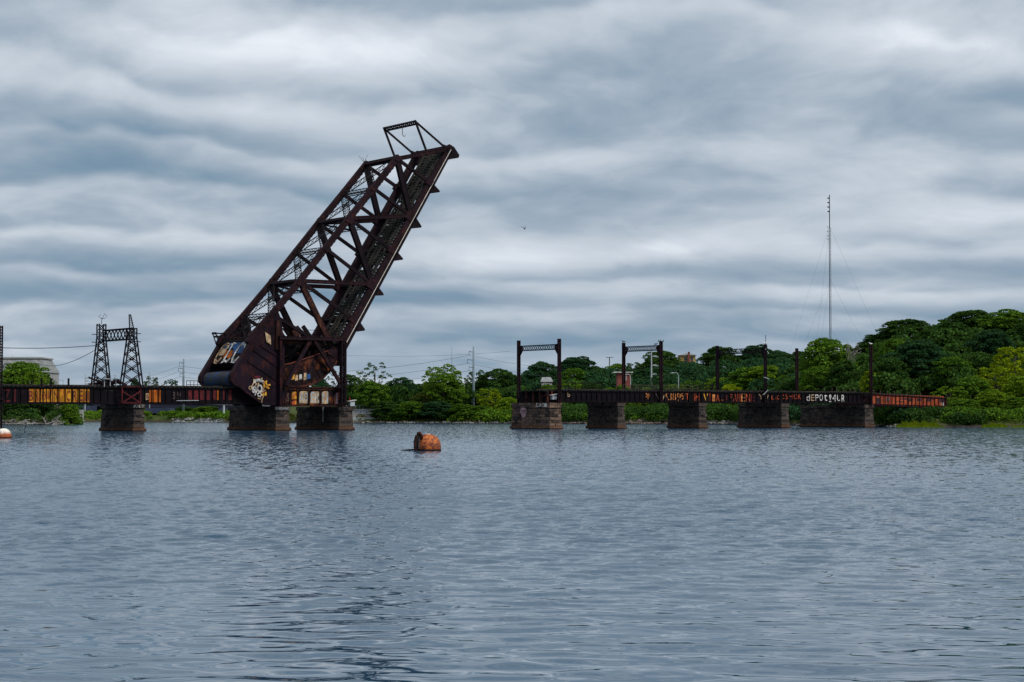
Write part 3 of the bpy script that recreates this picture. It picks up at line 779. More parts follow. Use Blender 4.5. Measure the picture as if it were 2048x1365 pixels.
# floor beams, ties, stringers, rails
for k in range(1, 7):
    m = MB(); m.channel(L(BJ[k][0], -.05, .3), L(BJ[k][0], -.05, 8.7), .95, .4, (CA, 0, SA)); leaf.part('floor_beam', m, M['steel'])
m = MB(); rnd = random.Random(4); a = -.6
while a > -37.4:
    e0, e1 = rnd.uniform(-.35, .3), rnd.uniform(-.3, .45)
    if rnd.random() > .05:
        m.bar(L(a, .22, .40), L(a, .22 + rnd.uniform(-.05, .05), 5.7 + e1), .26, .30, (CA, 0, SA))
    a -= .52
for wr in (.8, 2.3, 3.7, 5.1): m.bar(L(-.3, -.2, wr), L(-37.4, -.3, wr), .5, .22)
# broken guard timbers along the track
for wr in (.5, 3.0, 5.5): m.bar(L(-.6, .46, wr), L(-37, .42, wr), .16, .2)
deck = leaf.part('track_deck', m, M['tie'])
for wr in (1.0, 2.45, 3.7, 5.1):
    m = MB(); m.bar(L(-.5, .50, wr), L(-37.2, .48, wr), .17, .09); leaf.part('rail', m, M['tieiron'], deck)
# overhead wire gantry on the end of the leaf
gan = MB(); gan.lace(L(0.0, 6.75, .0), L(.0, 6.75, 9.0), Vector((-SA, 0, CA)) * .62, .09, 16, False, .15, .3)
g = leaf.part('wire_gantry', gan, M['brace'])
for wc in (0.0, 9.0):
    m = MB(); m.bar(L(-.1, .5, wc), L(.0, 6.9, wc), .24, .26); m.bar(L(-2.65, 2.9, wc), L(.12, 7.15, wc), .26, .26)
    m.prism([L(-.55, .6, wc - .1), L(.3, .5, wc - .1), L(.0, 1.4, wc - .1)], (0, .2, 0)); leaf.part('gantry_leg', m, M['brace'], g)
hx = L(.0, 6.3, 4.6)
m = MB(); m.tube([hx, hx + Vector((0, 0, -1.0)), hx + Vector((.25, 0, -1.3)), hx + Vector((.5, 0, -1.25)), hx + Vector((.55, 0, -1.0))], .05); leaf.part('hook', m, M['brace'], g)
# twig growing at the far top corner
m = MB(); tp = L(TJ[0][0], TJ[0][1] + .3, 9.0)
for dx_, dz_ in ((-1.0, 1.1), (.6, 1.4), (-.3, 1.0), (.2, .7)): m.tube([tp, tp + Vector((dx_ * .5, 0, dz_ * .6)), tp + Vector((dx_, 0, dz_))], .03, 4)
leaf.part('twig', m, M['bark'])
# shallow ladder/inspection platform near the counterweight on the far chord
pA, pB = S(429, 667, 9)[0], S(450, 666.5, 9)[0]; zz_ = S(429, 667, 9)[1]
m = MB()
for ww in (8.6, 9.6): m.bar((pA, ww, zz_), (pB, ww, zz_), .14, .14); m.bar((pA, ww, zz_), (S(438, 694, 9)[0], ww, S(438, 694, 9)[1]), .12, .12)
m.bar((pA, 8.6, zz_), (pA, 9.6, zz_), .3, .3); m.bar((pB, 8.6, zz_), (pB, 9.6, zz_), .3, .3); m.bar((pA, 9, zz_ - .5), (pB, 9, zz_ - .5), .28, .3)
m.bar((pA, 9, zz_), (S(447, 683, 9)[0], 9, S(447, 683, 9)[1]), .12, .12)
leaf.part('service_platform', m, M['brace'])

# counterweight side plates, one per truss
def P2(px, py): s_, z_ = S(px, py, 0); return s_, z_
plate_px = [(458.5, 752), (461, 747), (480, 715.5), (501, 679), (545, 628), (553, 622), (560, 640), (566, 690), (566, 806), (560, 811), (530, 811), (521, 808.5), (499, 793), (474, 774), (463, 768), (458, 761)]
seg_px = [(553, 733), (582, 727), (628, 712), (668, 697), (688, 690), (690, 700), (672, 722), (665, 732), (657, 743), (646, 755), (633, 764.5), (618, 770.5), (600, 773), (582, 773), (566, 771), (553, 768)]
for wi, wc in enumerate((WN, WF)):
    pl = [(P2(*p)[0], wc - .45 + (0 if wi == 0 else .5), P2(*p)[1]) for p in plate_px]
    m = MB(); m.prism(pl, (0, .4, 0))
    # stiffening ribs and edge flange on the outside face
    f0 = pl[0][1] - .14
    sp = leaf.part('counterweight_plate', m, M['plate'])
    m = MB(); n = len(plate_px)
    for i in list(range(0, 5)) + [11, 12, 13, 14]:
        A = pl[i]; Bq = pl[(i + 1) % n]
        m.bar((A[0], pl[0][1] + .2, A[2]), (Bq[0], pl[0][1] + .2, Bq[2]), .16, .95)
    A = pl[15]; Bq = pl[0]; m.bar((A[0], pl[0][1] + .2, A[2]), (Bq[0], pl[0][1] + .2, Bq[2]), .16, .95)
    leaf.part('edge_flange', m, M['chord'], sp)
    m = MB()
    for (x1, y1, x2, y2) in ((503, 700, 563, 742), (492, 722, 563, 770), (515, 690, 563, 720), (553, 640, 556, 805), (520, 690, 556, 640)):
        A = P2(x1, y1); Bq = P2(x2, y2); m.bar((A[0], f0 + .1, A[1]), (Bq[0], f0 + .1, Bq[1]), .18, .16)
    leaf.part('rib', m, M['plate'], sp)
    sg = [(P2(*p)[0], wc - .1, P2(*p)[1]) for p in seg_px]
    m = MB(); m.prism(sg, (0, .3, 0)); so = leaf.part('segmental_girder', m, M['segment'])
    m = MB()
    for i in range(6, 15): A, Bq = sg[i], sg[i + 1]; m.bar((A[0], wc + .05, A[2]), (Bq[0], wc + .05, Bq[2]), .22, .9)
    leaf.part('tread', m, M['orange'], so)
    m = MB()
    for i in range(0, 4): A, Bq = sg[i], sg[i + 1]; m.bar((A[0], wc + .05, A[2]), (Bq[0], wc + .05, Bq[2]), .14, .6)
    leaf.part('upper_flange', m, M['brownpaint'], so)
    m = MB(); cs, cz_ = P2(598, 676)
    for t_ in (250, 262, 275, 288, 302, 316):
        c_, s__ = math.cos(R(t_)), math.sin(R(t_)); r1, r2 = 4.0, 6.9
        m.bar((cs + c_ * r1, wc - .14, cz_ + s__ * r1), (cs + c_ * r2, wc - .14, cz_ + s__ * r2), .2, .14)
    leaf.part('rib', m, M['segment'], so)
    # heel of the bottom chord
    he = [(P2(x, y)[0], wc - .3, P2(x, y)[1]) for x, y in ((657, 690), (690, 684), (690, 732.5), (664, 732.5), (655, 722))]
    m = MB(); m.prism(he, (0, .6, 0)); leaf.part('heel_plate', m, M['plate'])
# rusty strut and drum from the counterweight to the trunnion
m = MB(); a1 = P2(551, 634); a2 = P2(594, 664)
m.bar((a1[0], .5, a1[1]), (a2[0], .5, a2[1]), .85, .5)
leaf.part('operating_strut', m, M['orange'])
m = MB(); m.tube([(a2[0], -.1, a2[1]), (a2[0], 1.1, a2[1])], .75, 14); leaf.part('pinion', m, M['orange'])
m = MB(); b1 = P2(552, 641); b2 = P2(550, 700); m.channel((b1[0], -.6, b1[1]), (b2[0], -.6, b2[1]), .6, .3); leaf.part('rusty_post', m, M['orange'])
m = MB()
for (x1, y1, x2, y2, ww) in ((560, 640, 610, 716, 4), (560, 690, 640, 735, 6), (575, 672, 600, 730, 7), (640, 690, 600, 760, 3), (620, 680, 575, 740, 2), (545, 655, 600, 700, 8), (600, 690, 655, 730, 5), (655, 680, 690, 722, 3), (575, 700, 640, 700, 6)):
    A = P2(x1, y1); Bq = P2(x2, y2); m.bar((A[0], ww, A[1]), (Bq[0], ww, Bq[1]), .5, .4)
m.tube([(P2(585, 700)[0], 2, P2(585, 700)[1]), (P2(585, 700)[0], 8, P2(585, 700)[1])], .8, 12)
leaf.part('machinery_bracing', m, M['brace'])
m = MB()
for wr in (.7, 2.6, 4.5, 6.4, 8.4):
    m.bar(L(-38.6, -.2, wr), L(-36.5, 6, wr), .5, .4)
m.bar(L(-37.6, 2.5, .3), L(-37.6, 2.5, 8.7), 1.4, .5, (CA, 0, SA))
leaf.part('heel_floor_beam', m, M['steel'])
# counterweight block: letter face, dark recess, rounded concrete foot
e0 = P2(500.5, 681); e1 = P2(477, 723.5); e2 = P2(462, 751)
sl = Vector((e1[0] - e0[0], 0, e1[1] - e0[1])).normalized(); inn = Vector((-sl.z, 0, sl.x))
if inn.x < 0: inn = -inn
A = Vector((e0[0], 0, e0[1])) + inn * .25; Bq = Vector((e1[0], 0, e1[1])) + inn * .25
m = MB(); m.prism([A + Vector((0, .35, 0)), Bq + Vector((0, .35, 0)), Bq + Vector((0, .35, 0)) + inn * 4, A + Vector((0, .35, 0)) + inn * 4], (0, 8.6, 0))
cw = leaf.part('counterweight', m, M['chord'])
# the round bottomed concrete part
cc = P2(476, 759); cr = 1.12
cir = []
for i in range(15):
    t_ = R(100 + i * 200 / 14); cir.append((cc[0] + cr * 1.0 * math.cos(t_), .4, cc[1] + cr * math.sin(t_)))
cir += [(cc[0] + 4.5, .4, cc[1] - 1.2), (cc[0] + 4.5, .4, cc[1] + 1.9)]
m = MB(); m.prism(cir, (0, 8.5, 0)); leaf.part('counterweight_foot', m, M['foot'])
# gothic letters on the face
FA = A - inn * .02; down = (Bq - A); Ld = down.length
def fc(u, v): return FA + Vector((0, 8.95 - u * 8.6, 0)) + down * v
nface = -inn
m = MB()                                          # paint field behind the letters
def field(u0, v0, u1, v1, mat, nm='paint_field', lift=.0):
    mm = MB(); mm.prism([fc(u0, v0) - inn * lift, fc(u1, v0) - inn * lift, fc(u1, v1) - inn * lift, fc(u0, v1) - inn * lift], nface * .015); leaf.part(nm, mm, mat, cw)
field(.08, .02, .93, .30, M['blue']); field(.55, .30, .92, .55, M['blue']); field(.06, .28, .30, .62, M['tan']); field(.33, .40, .60, .75, M['orangepaint'])
def stroke(pts, wid, mat, lift=.03, nm='graffiti_letter'):
    mm = MB(); mm.strip([fc(*p) - inn * lift for p in pts], wid * .72, nface, .02); leaf.part(nm, mm, mat, cw)
def Cshape(u0, skew=.0):
    sk = lambda u, v: (u0 + u, v)
    outer = [sk(.26, .28), sk(.22, .12), sk(.13, .07), sk(.05, .2), sk(.02, .45), sk(.02, .75), sk(.07, .93), sk(.16, .95), sk(.23, .78)]
    return outer
for u0, mt in ((.05, 'tan'), (.68, 'white')):
    stroke(Cshape(u0), .75, M[mt]); stroke([(u + (.03 if k > 0 else 0), v) for k, (u, v) in enumerate(Cshape(u0))][1:], .14, M['black'], .055)
stroke([(.44, .05), (.43, .5), (.42, .86)], .72, M['white']); stroke([(.475, .08), (.465, .5), (.455, .84)], .14, M['black'], .055)
stroke([(.38, .97), (.46, .88), (.55, .95), (.60, .80)], .42, M['white']); stroke([(.36, .09), (.52, .07)], .3, M['white'])
# depot tag on the near side plate (hand drawn strokes)
fw = -.62
def zz8(x, y): return S(490 + x / 14.63, 740 + y / 14.63, fw)
def tagl(pts, wid, mat, closed=False, lift=0.0):
    q = [zz8(*p) for p in pts]; q = q + [q[0]] if closed else q
    mm = MB(); mm.strip([(a_, fw - lift, b_) for a_, b_ in q], wid * .66, (0, -1, 0), .02); leaf.part('graffiti_letter', mm, mat, sp0)
sp0 = [o for o in leaf.e.children if o.name.startswith('counterweight_plate')][0]
def ell(cx, cy, rx, ry, n=14, a0=0, a1=360): return [(cx + rx * math.cos(R(a0 + (a1 - a0) * i / n)), cy + ry * math.sin(R(a0 + (a1 - a0) * i / n))) for i in range(n + 1)]
tagl(ell(155, 530, 38, 48), .20, M['tan']); tagl([(270, 350), (215, 450), (165, 590)], .22, M['tan'])                # d
tagl([(230, 570), (320, 600), (315, 520), (270, 495), (225, 540), (225, 630), (270, 665), (310, 620)], .34, M['white'])       # e
tagl([(290, 745), (350, 620), (380, 530)], .22, M['white']); tagl(ell(430, 545, 62, 92), .34, M['white'])         # p
tagl(ell(425, 725, 52, 52), .26, M['white']); tagl([(470, 680), (540, 560), (555, 530)], .2, M['tan'])               # o
tagl([(485, 955), (500, 860), (560, 730)], .24, M['tan']); tagl([(470, 680), (600, 590)], .2, M['tan']); tagl([(500, 750), (560, 680)], .24, M['gyel'])
tagl([(600, 740), (610, 660)], .35, M['gyel'])
tagl([(275, 350), (330, 310), (400, 300), (470, 320), (540, 370)], .62, M['white']); tagl([(540, 360), (590, 400), (630, 450), (640, 500)], .62, M['gyel'])
tagl([(350, 350), (420, 340)], .14, M['black'], lift=.03); tagl([(480, 360), (540, 390)], .14, M['black'], lift=.03); tagl([(590, 420), (625, 470)], .14, M['black'], lift=.03)
for a_, b_ in (((285, 330), (260, 275)), ((460, 310), (500, 245)), ((330, 400), (310, 460)), ((400, 380), (380, 430))): tagl([a_, b_], .3, M['tan'])
for a_, b_ in (((580, 380), (635, 335)), ((650, 450), (730, 440)), ((630, 510), (700, 540)), ((560, 430), (560, 500))): tagl([a_, b_], .34, M['gyel'])
tagl([(375, 820), (400, 850), (430, 830)], .12, M['tan']); tagl([(440, 870), (465, 850), (455, 810)], .12, M['tan'])
tagl(ell(240, 190, 28, 38), .10, M['darkred']); tagl([(310, 210), (430, 210)], .5, M['darkred'])
for (x0, y0, x1, y1) in ((530, 664, 541, 690),):
    q = [S(x0, y0, fw), S(x1, y0 + 8, fw), S(x1 + 1, y1, fw), S(x0 + 3, y1 - 6, fw)]
    mm = MB(); mm.prism([(a_, fw, b_) for a_, b_ in q], (0, -.02, 0)); leaf.part('graffiti_patch', mm, M['leaf_olive'] if False else M['tan'], sp0)
# pictures on the segmental girder
so0 = [o for o in leaf.e.children if o.name.startswith('segmental_girder')][0]
for (x0, x1, y0, y1, mt) in ((577, 584, 749, 761, 'pink'), (584.5, 589, 748, 760, 'gyel'), (590, 596, 750, 762, 'tan'), (598, 604, 749, 760, 'white'), (607, 613, 746, 761, 'tan'), (613, 621, 748, 759, 'blue')):
    a_, za = S(x0, y1, -.2); b_, zb_ = S(x1, y0, -.2); mm = MB()
    mm.prism([(a_, -.2, za), (b_, -.2, za + .1), (b_ - .04, -.2, zb_), (a_ + .06, -.2, zb_ - .05)], (0, -.02, 0)); leaf.part('graffiti_patch', mm, M[mt], so0)

# ------------------------------------------------------------------ fixed support frame with the track girder
fr = BT('support_frame', 'fixed rusty steel frame over the track girder on the middle pier', 'bridge frame', (S(620, 810, 0)[0], -.9, 3.42))
def FP(px, py, wd): s_, z_ = S(px, py, wd); return Vector((s_, wd, z_))
for wd, mt in ((-.95, M['chord']), (10.1, M['steel'])):
    s559, s686 = S(561, 700, -.95)[0], S(686.5, 700, -.95)[0]; zt_ = S(620, 677.5, -.95)[1]; zb_ = 6.35; zf = 3.6
    m = MB(); m.channel((s559 - .3, wd, zt_), (s686 + .3, wd, zt_), .55, .7, (0, 1, 0)); fr.part('top_beam', m, mt)
    m = MB(); m.channel((s559, wd, zf), (s559, wd, zt_ - .3), .42, .5); fr.part('post', m, M['plate'])
    m = MB(); m.lace((s686, wd - .2, zf), (s686 - .0, wd - .2, zt_ - .3), (.62, 0, 0), .09, 14, False, .2, .2); m.lace((s686, wd + .3, zf), (s686, wd + .3, zt_ - .3), (.62, 0, 0), .09, 14, False, .2, .2); fr.part('post', m, M['steel'])
    sm = (s559 + s686) / 2
    m = MB(); m.bar((sm - .35, wd, zt_ - .25), (S(571, 765, -.95)[0], wd, zb_ + .1), .48, .4); fr.part('diagonal', m, M['plate'])
    m = MB(); m.bar((sm + .35, wd, zt_ - .25), (s686 - .4, wd, zb_ + .4), .48, .4); fr.part('diagonal', m, M['chord'])
    m = MB(); m.prism([(s686 - 1.2, wd - .2, zb_ - .2), (s686 - .2, wd - .2, zb_ - .2), (s686 - .2, wd - .2, zb_ + 1.4)], (0, .4, 0)); fr.part('gusset', m, M['steel'])
# track girder
for wd in (-.3, 8.8):
    s0_, s1_ = S(550, 800, wd)[0], S(689, 800, wd)[0]
    m = MB(); m.box((s0_, wd + .25, 3.62), (s1_, wd + .32, 6.1)); tg = fr.part('track_girder', m, M['segment'])
    m = MB(); m.box((s0_, wd, 6.1), (s1_, wd + .9, 6.3)); m.box((s0_, wd, 3.48), (s1_, wd + .9, 3.62)); m.box((s0_, wd + .1, 5.85), (s1_, wd + .16, 6.1)); fr.part('flange', m, M['orange'], tg)
    m = MB()
    for px in (560, 571.5, 582, 596.5, 618.5, 641.5, 660, 670, 679, 687):
        sp_ = S(px, 800, wd)[0]; m.box((sp_ - .14, wd + .04, 3.62), (sp_ + .14, wd + .25, 5.85))
    fr.part('stiffener', m, M['segment'], tg)
    if wd < 0:
        tg0 = tg
for (x0, x1, y0, y1, mt) in ((573, 580, 784, 806, 'orange'), (583.5, 595, 784, 799, 'yellow'), (584, 595, 801, 810, 'gred'), (598.5, 616.5, 783, 807, 'tan'), (620.5, 640, 783.5, 807, 'tan'), (643.5, 658, 783, 808, 'tan'), (663, 669, 785, 808, 'orange'), (671.5, 677, 785, 808, 'pink')):
    a_, za = S(x0, y1, -.08); b_, zb2 = S(x1, y0, -.08); c = .25
    mm = MB(); mm.prism([(a_, -.08, za), (b_, -.08, za), (b_, -.08, zb2 - c), (b_ - c, -.08, zb2), (a_ + c, -.08, zb2), (a_, -.08, zb2 - c)], (0, -.02, 0)); pp = fr.part('painted_panel', mm, M[mt], tg0)
def fl(ch, x0, x1, y0, y1, mt):
    a_, za = S(x0, y1, -.11); b_, _ = S(x1, y1, -.11); _, zt2 = S(x0, y0, -.11)
    fr.part('graffiti_letter', letter(ch, (a_, -.11, za), (b_ - a_, 0, 0), (0, 0, zt2 - za), .02), M[mt], tg0)
fl('A', 599.5, 607, 785, 805, 'galv'); fl('O', 608, 615.5, 786, 803, 'galv'); fl('O', 609.5, 614, 789, 799, 'black'); fl('E', 622, 629, 785, 805, 'galv'); fl('R', 630, 639, 787, 806, 'white'); fl('d', 633, 637.5, 792, 800, 'black')
fl('N', 645, 656, 785, 806, 'galv'); fl('X', 647, 652, 786, 800, 'orangepaint'); fl('8', 585, 590, 785, 798, 'gorange'); fl('8', 590, 595, 802, 809, 'gyel'); fl('S', 574, 579, 788, 803, 'gdim')
# walkway handrail above the frame
m = MB()
s_a, z_a = S(598, 676, 1.0); s_b, _ = S(690, 676, 1.0)
for z_ in (z_a + .55, z_a + 1.15): m.tube([(s_a, 1.0, z_), (s_b, 1.0, z_)], .035, 5)
for i in range(6): s_ = s_a + (s_b - s_a) * i / 5; m.tube([(s_, 1.0, z_a - .2), (s_, 1.0, z_a + 1.15)], .04, 5)
fr.part('handrail', m, M['brace'])
# cross beams between near and far frames
m = MB()
for s_ in (s559, s686): m.bar((s_, -.7, zt_ - .1), (s_, 9.9, zt_ - .1), .4, .4, (0, 0, 1))
fr.part('cross_beam', m, M['brace'])
# bearing pedestal on the counterweight pier
T = BT('pedestal', 'low black steel pedestal between the girders and the counterweight pier', 'pedestal', (PA[1], 0, 3.42))
m = MB(); m.box((PA[1] + .3, .2, 3.424), (PA[2] - .3, 1.6, 3.74)); T.part('block', m, M['black']); m = MB(); m.box((PA[1] + .3, 8.0, 3.424), (PA[2] - .3, 9.6, 3.74)); T.part('block', m, M['black'])
m = MB(); m.box((PA[1] + .1, .1, 3.742), (PA[2] - .1, 9.7, 3.80)); T.part('sole_plate', m, M['brace'])

# ------------------------------------------------------------------ pier graffiti
def pier_text(T, txt, s0, s1, z0, z1, wd, mat, face='end', s_face=None, fill=.85):
    n = len(txt); dw = (s1 - s0) / n
    for i, ch in enumerate(txt):
        if ch == ' ': continue
        if face == 'end': P, X = (s0 + i * dw, wd, z0), (dw * fill, 0, 0)
        else: P, X = (s_face, s1 - i * dw, z0), (0, -dw * fill, 0)
        T.part('graffiti_letter', letter(ch, P, X, (0, 0, z1 - z0), .02), mat)
T, a, b = PA; i_ = .05 * 4.2
pier_text(T, 'ENGANO', a + .2, b - .3, 3.0, 3.35, -.5 + i_ - .035, M['galv'])
pier_text(T, 'RAE S', 1.2, 4.8, 3.0, 3.32, 0, M['gdim'], 'side', a + i_ - .035)
T, a, b = piers[0]; pier_text(T, 'ART', a + .2, a + 1.9, 3.25, 3.6, -.5 + .2 - .03, M['white'])
T, a, b = PC
pier_text(T, 'LAOI', .4, 3.2, 3.5, 4.05, 0, M['white'], 'side', a + .05 * 4.6 - .035)
pier_text(T, 'ANOMS UHTR', 3.8, 9.8, 3.5, 3.98, 0, M['gdim'], 'side', a + .05 * 4.6 - .035)
m = MB(); sf = a + .27
pts = [(0, .9), (.9, 1.0), (1.4, .5), (1.25, -.3), (.9, -.7), (.75, -1.3), (.35, -1.1), (.1, -.4), (-.35, .1)]
sf = a + .05 * 3 + .14
m.prism([(sf - .05, 7.4 - y_, 2.55 + z_) for y_, z_ in pts], (-.02, 0, 0)); T.part('graffiti_patch', m, M['pink'])
T.part('graffiti_letter', letter('M', (sf - .10, 7.3, 2.6), (0, -1.1, 0), (0, 0, .5), .02), M['gdim'])
for k, (y0, z0) in enumerate(((9.3, 2.5), (8.5, 2.7), (9.0, 1.8), (3.0, 1.2), (1.6, .8))):
    T.part('graffiti_letter', letter('ASNTI'[k], (sf - .07, y0, z0), (0, -.7, 0), (0, 0, .6), .02), M['gdim'])

def lamp_box(px, py, wd, label, T0=None):
    s_, z_ = S(px, py, wd)
    T = BT('navigation_light', label, 'light box', (s_, wd, z_), 'white solar light boxes on the pier tops')
    m = MB(); m.box((s_ - .38, wd - .3, z_), (s_ + .38, wd + .3, z_ + .62)); T.part('cabinet', m, M['galv'])
    m = MB(); m.bar((s_ - .62, wd, z_ + .66), (s_ + .62, wd, z_ + .86), .09, .9); T.part('roof_panel', m, M['white'])
    m = MB(); m.tube([(s_ - .3, wd, z_ + .7), (s_ - .3, wd, z_ + 1.25)], .06); T.part('beacon', m, M['gred'])
lamp_box(703, 812.2, .4, 'white solar light box at the right edge of the middle pier')
lamp_box(1107, 799.5, .6, 'white solar light box on the pink painted pier')
m = MB(); s_, _ = S(641, 820, 3); 
T = piers[2][0]; a = piers[2][1]
m.tube([(a + .1, 4.2, 3.4), (a + .1, 4.2, 1.2)], .07); T.part('drain_pipe', m, M['galv'])

# open end of the right viaduct on the pink painted pier
T = BT('steel_bent', 'row of rusty upright posts under a thin deck on the pink painted pier', 'bridge frame', (sPCm, 0, 4.12))
m = MB(); sR = S(1122, 800)[0]
m.box((PC[1] + .3, 1.5, 5.98), (sR - .1, 9.6, 6.12)); T.part('deck_slab', m, M['tie'])
for px in (1052, 1067, 1081, 1096):
    # posts stand along the pier's channel side
    f_ = (1099 - px) / 83 * 10.6
    m = MB(); m.box((PC[1] + .5, f_ + .4, 4.12), (PC[1] + .85, f_ + .75, 5.98)); T.part('post', m, M['orange'])
m = MB(); m.bar((PC[1] + .8, .8, 5.6), (PC[1] + .8, 3.2, 4.9), .12, .1, (1, 0, 0)); m.bar((PC[1] + .9, 1.5, 5.1), (PC[1] + 2.4, 1.0, 5.4), .1, .1); T.part('loose_bar', m, M['darkred'])
m = MB(); m.box((PC[1] + 1.6, 1.0, 4.13), (PC[1] + 1.7, 10, 5.95)); T.part('end_plate', m, M['girder'])

# ------------------------------------------------------------------ handrails and posts on the deck
def rail_line(px0, px1, wd, z0, z1, n, label, mat, mids=(.5,), name='handrail', thick=.045):
    s0_, s1_ = S(px0, 780, wd)[0], S(px1, 780, wd)[0]
    T = BT(name, label, 'railing', (s0_, wd, z0))
    m = MB()
    for f_ in (1.0, *mids): m.tube([(s0_, wd, z0 + (z1 - z0) * f_), (s1_, wd, z0 + (z1 - z0) * f_)], thick, 5)
    T.part('rail', m, mat)
    for i in range(n + 1): s_ = s0_ + (s1_ - s0_) * i / n; m = MB(); m.tube([(s_, wd, z0), (s_, wd, z1)], thick, 5); T.part('post', m, mat)
rail_line(1082, 1205, 9.4, 6.2, 7.45, 9, 'thin railing on the deck between the first two wire portals', M['steel'])
rail_line(1246, 1396, 8.9, 6.2, 7.2, 10, 'thin railing with grey planks on the deck behind the second wire portal', M['wood'])
rail_line(1396, 1432, 9.0, 6.2, 7.3, 6, 'short dark railing on the deck left of the third wire portal', M['steel'])
rail_line(373, 410, 3.0, 6.35, 7.05, 5, 'short dark railing on the deck just left of the counterweight', M['brace'], (.2,))
_posts = [1648, 1664, 1673, 1688, 1700, 1710, 1720, 1748, 1761, 1775, 1788, 1801, 1814, 1827, 1841]
_ord = ['first', 'second', 'third', 'fourth', 'fifth', 'sixth', 'seventh', 'eighth']
for i, px in enumerate(_posts):
    s_, _ = S(px, 785, 8.7); zt_ = 6.3 - (max(0, s_ - sE0)) * .034
    T = BT('fence_post', _ord[i] + ' thin pale fence post from the left above the white lettering' if px < 1740 else _ord[i - 7] + ' thin pale fence post from the left on top of the red span', 'fence post', (s_, 8.7, zt_ - .1), 'thin pale posts on the deck above the white lettering' if px < 1740 else 'thin pale posts on the red span')
    m = MB(); m.box((s_ - .05, 8.66, zt_ - .1), (s_ + .05, 8.74, zt_ + .85)); m.box((s_ - .09, 8.6, zt_ - .1), (s_ + .09, 8.8, zt_ + .02)); T.part('post', m, M['wood'])
for px, lab in ((83, 'rusty iron stub post above the third yellow panel'), (102, 'dark iron stub post above the fourth yellow panel'), (137, 'dark iron stub post above the seventh yellow panel')):
    s_, z_ = S(px, 772, .5)
    T = BT('stub_post', lab, 'iron post', (s_, .5, z_)); m = MB(); m.channel((s_, .5, z_ - .2), (s_, .5, z_ + 1.0), .2, .22); T.part('post', m, M['steel']); m = MB(); m.box((s_ - .25, .3, z_ - .25), (s_ + .25, .7, z_ - .18)); T.part('foot_plate', m, M['steel'])
# scrap heap by the towers
s_, z_ = S(207, 772, 4.5)
T = BT('scrap_heap', 'heap of rusty scrap steel on the deck between the lattice towers', 'scrap', (s_, 4.5, 6.3)); rnd = random.Random(9)
m = MB()
for i in range(22):
    c = Vector((s_ + rnd.uniform(-1.6, 2.2), 4.5 + rnd.uniform(-1, 1), 6.35 + rnd.uniform(0, .75))); dd = Vector((rnd.uniform(-1, 1), rnd.uniform(-.4, .4), rnd.uniform(-.35, .35))).normalized() * rnd.uniform(.4, 1.1)
    m.bar(c - dd, c + dd, rnd.uniform(.12, .35), rnd.uniform(.1, .3))
T.part('scrap', m, M['chord'])
s_, z_ = S(221, 778, 1.0)
T = BT('steel_table', 'grey steel table frame leaning out beside the scrap heap', 'platform', (s_, 1.0, 5.9)); m = MB(); m.box((s_ - 1.0, .6, 7.1), (s_ + 1.0, 1.6, 7.2)); T.part('top', m, M['galv'])
for ds in (-.9, -.05, .8): m = MB(); m.bar((s_ + ds, 1.0, 5.6), (s_ + ds, 1.0, 7.1), .1, .1); T.part('leg', m, M['galv'])
m = MB(); m.box((s_ - 1.0, .5, 5.5), (s_ + .8, .9, 5.62)); T.part('lower_shelf', m, M['tie'])

# ------------------------------------------------------------------ catenary structures
def lattice_tower(T, sx, wd, zb_, zw, zt_, wbot, wtop, dep=.9, mat=None, name='tower'):
    mat = mat or M['brace']; m = MB()
    for ww in (wd - dep / 2, wd + dep / 2):
        for sg in (-1, 1): m.bar((sx + sg * wbot / 2, ww, zb_), (sx + sg * wtop / 2, ww, zw), .17, .14); m.bar((sx + sg * wtop / 2, ww, zw), (sx + sg * wtop / 2, ww, zt_), .15, .14)
    t_ = T.part(name, m, mat)
    m = MB(); n = 5; hs = [zb_ + (zw - zb_) * f_ for f_ in (0, .25, .47, .66, .84, 1.0)]
    for ww in (wd - dep / 2, wd + dep / 2):
        for i in range(n):
            f0, f1 = (hs[i] - zb_) / (zw - zb_), (hs[i + 1] - zb_) / (zw - zb_); h0 = (wbot + (wtop - wbot) * f0) / 2; h1 = (wbot + (wtop - wbot) * f1) / 2
            m.bar((sx - h0, ww, hs[i]), (sx + h1, ww, hs[i + 1]), .11, .08); m.bar((sx + h0, ww, hs[i]), (sx - h1, ww, hs[i + 1]), .11, .08)
            m.prism([(sx - .2, ww - .03, (hs[i] + hs[i + 1]) / 2), (sx, ww - .03, (hs[i] + hs[i + 1]) / 2 - .2), (sx + .2, ww - .03, (hs[i] + hs[i + 1]) / 2), (sx, ww - .03, (hs[i] + hs[i + 1]) / 2 + .2)], (0, .06, 0))
        k = max(2, int((zt_ - zw) / wtop))
        for i in range(k):
            a_, b_ = zw + (zt_ - zw) * i / k, zw + (zt_ - zw) * (i + 1) / k
            m.bar((sx - wtop / 2, ww, a_), (sx + wtop / 2, ww, b_), .10, .07); m.bar((sx + wtop / 2, ww, a_), (sx - wtop / 2, ww, b_), .10, .07)
    for z_ in hs[1:] + [zt_]:
        f_ = min(1, (z_ - zb_) / (zw - zb_)); hh = (wbot + (wtop - wbot) * f_) / 2
        for sg in (-1, 1): m.bar((sx + sg * hh, wd - dep / 2, z_), (sx + sg * hh, wd + dep / 2, z_), .09, .09, (0, 0, 1))
    T.part('lattice', m, mat, t_)
    return t_
sT = S(263, 772, -.8)[0]
T = BT('wire_portal', 'wire portal of two lattice towers standing over the left girder spans', 'wire portal', (sT, -.8, 3.72), 'overhead wire portals of the old railway bridge')
zw = S(263, 676, -.8)[1]
lattice_tower(T, sT, -.8, 6.1, zw, S(263, 657, -.8)[1], 3.0, 1.05)
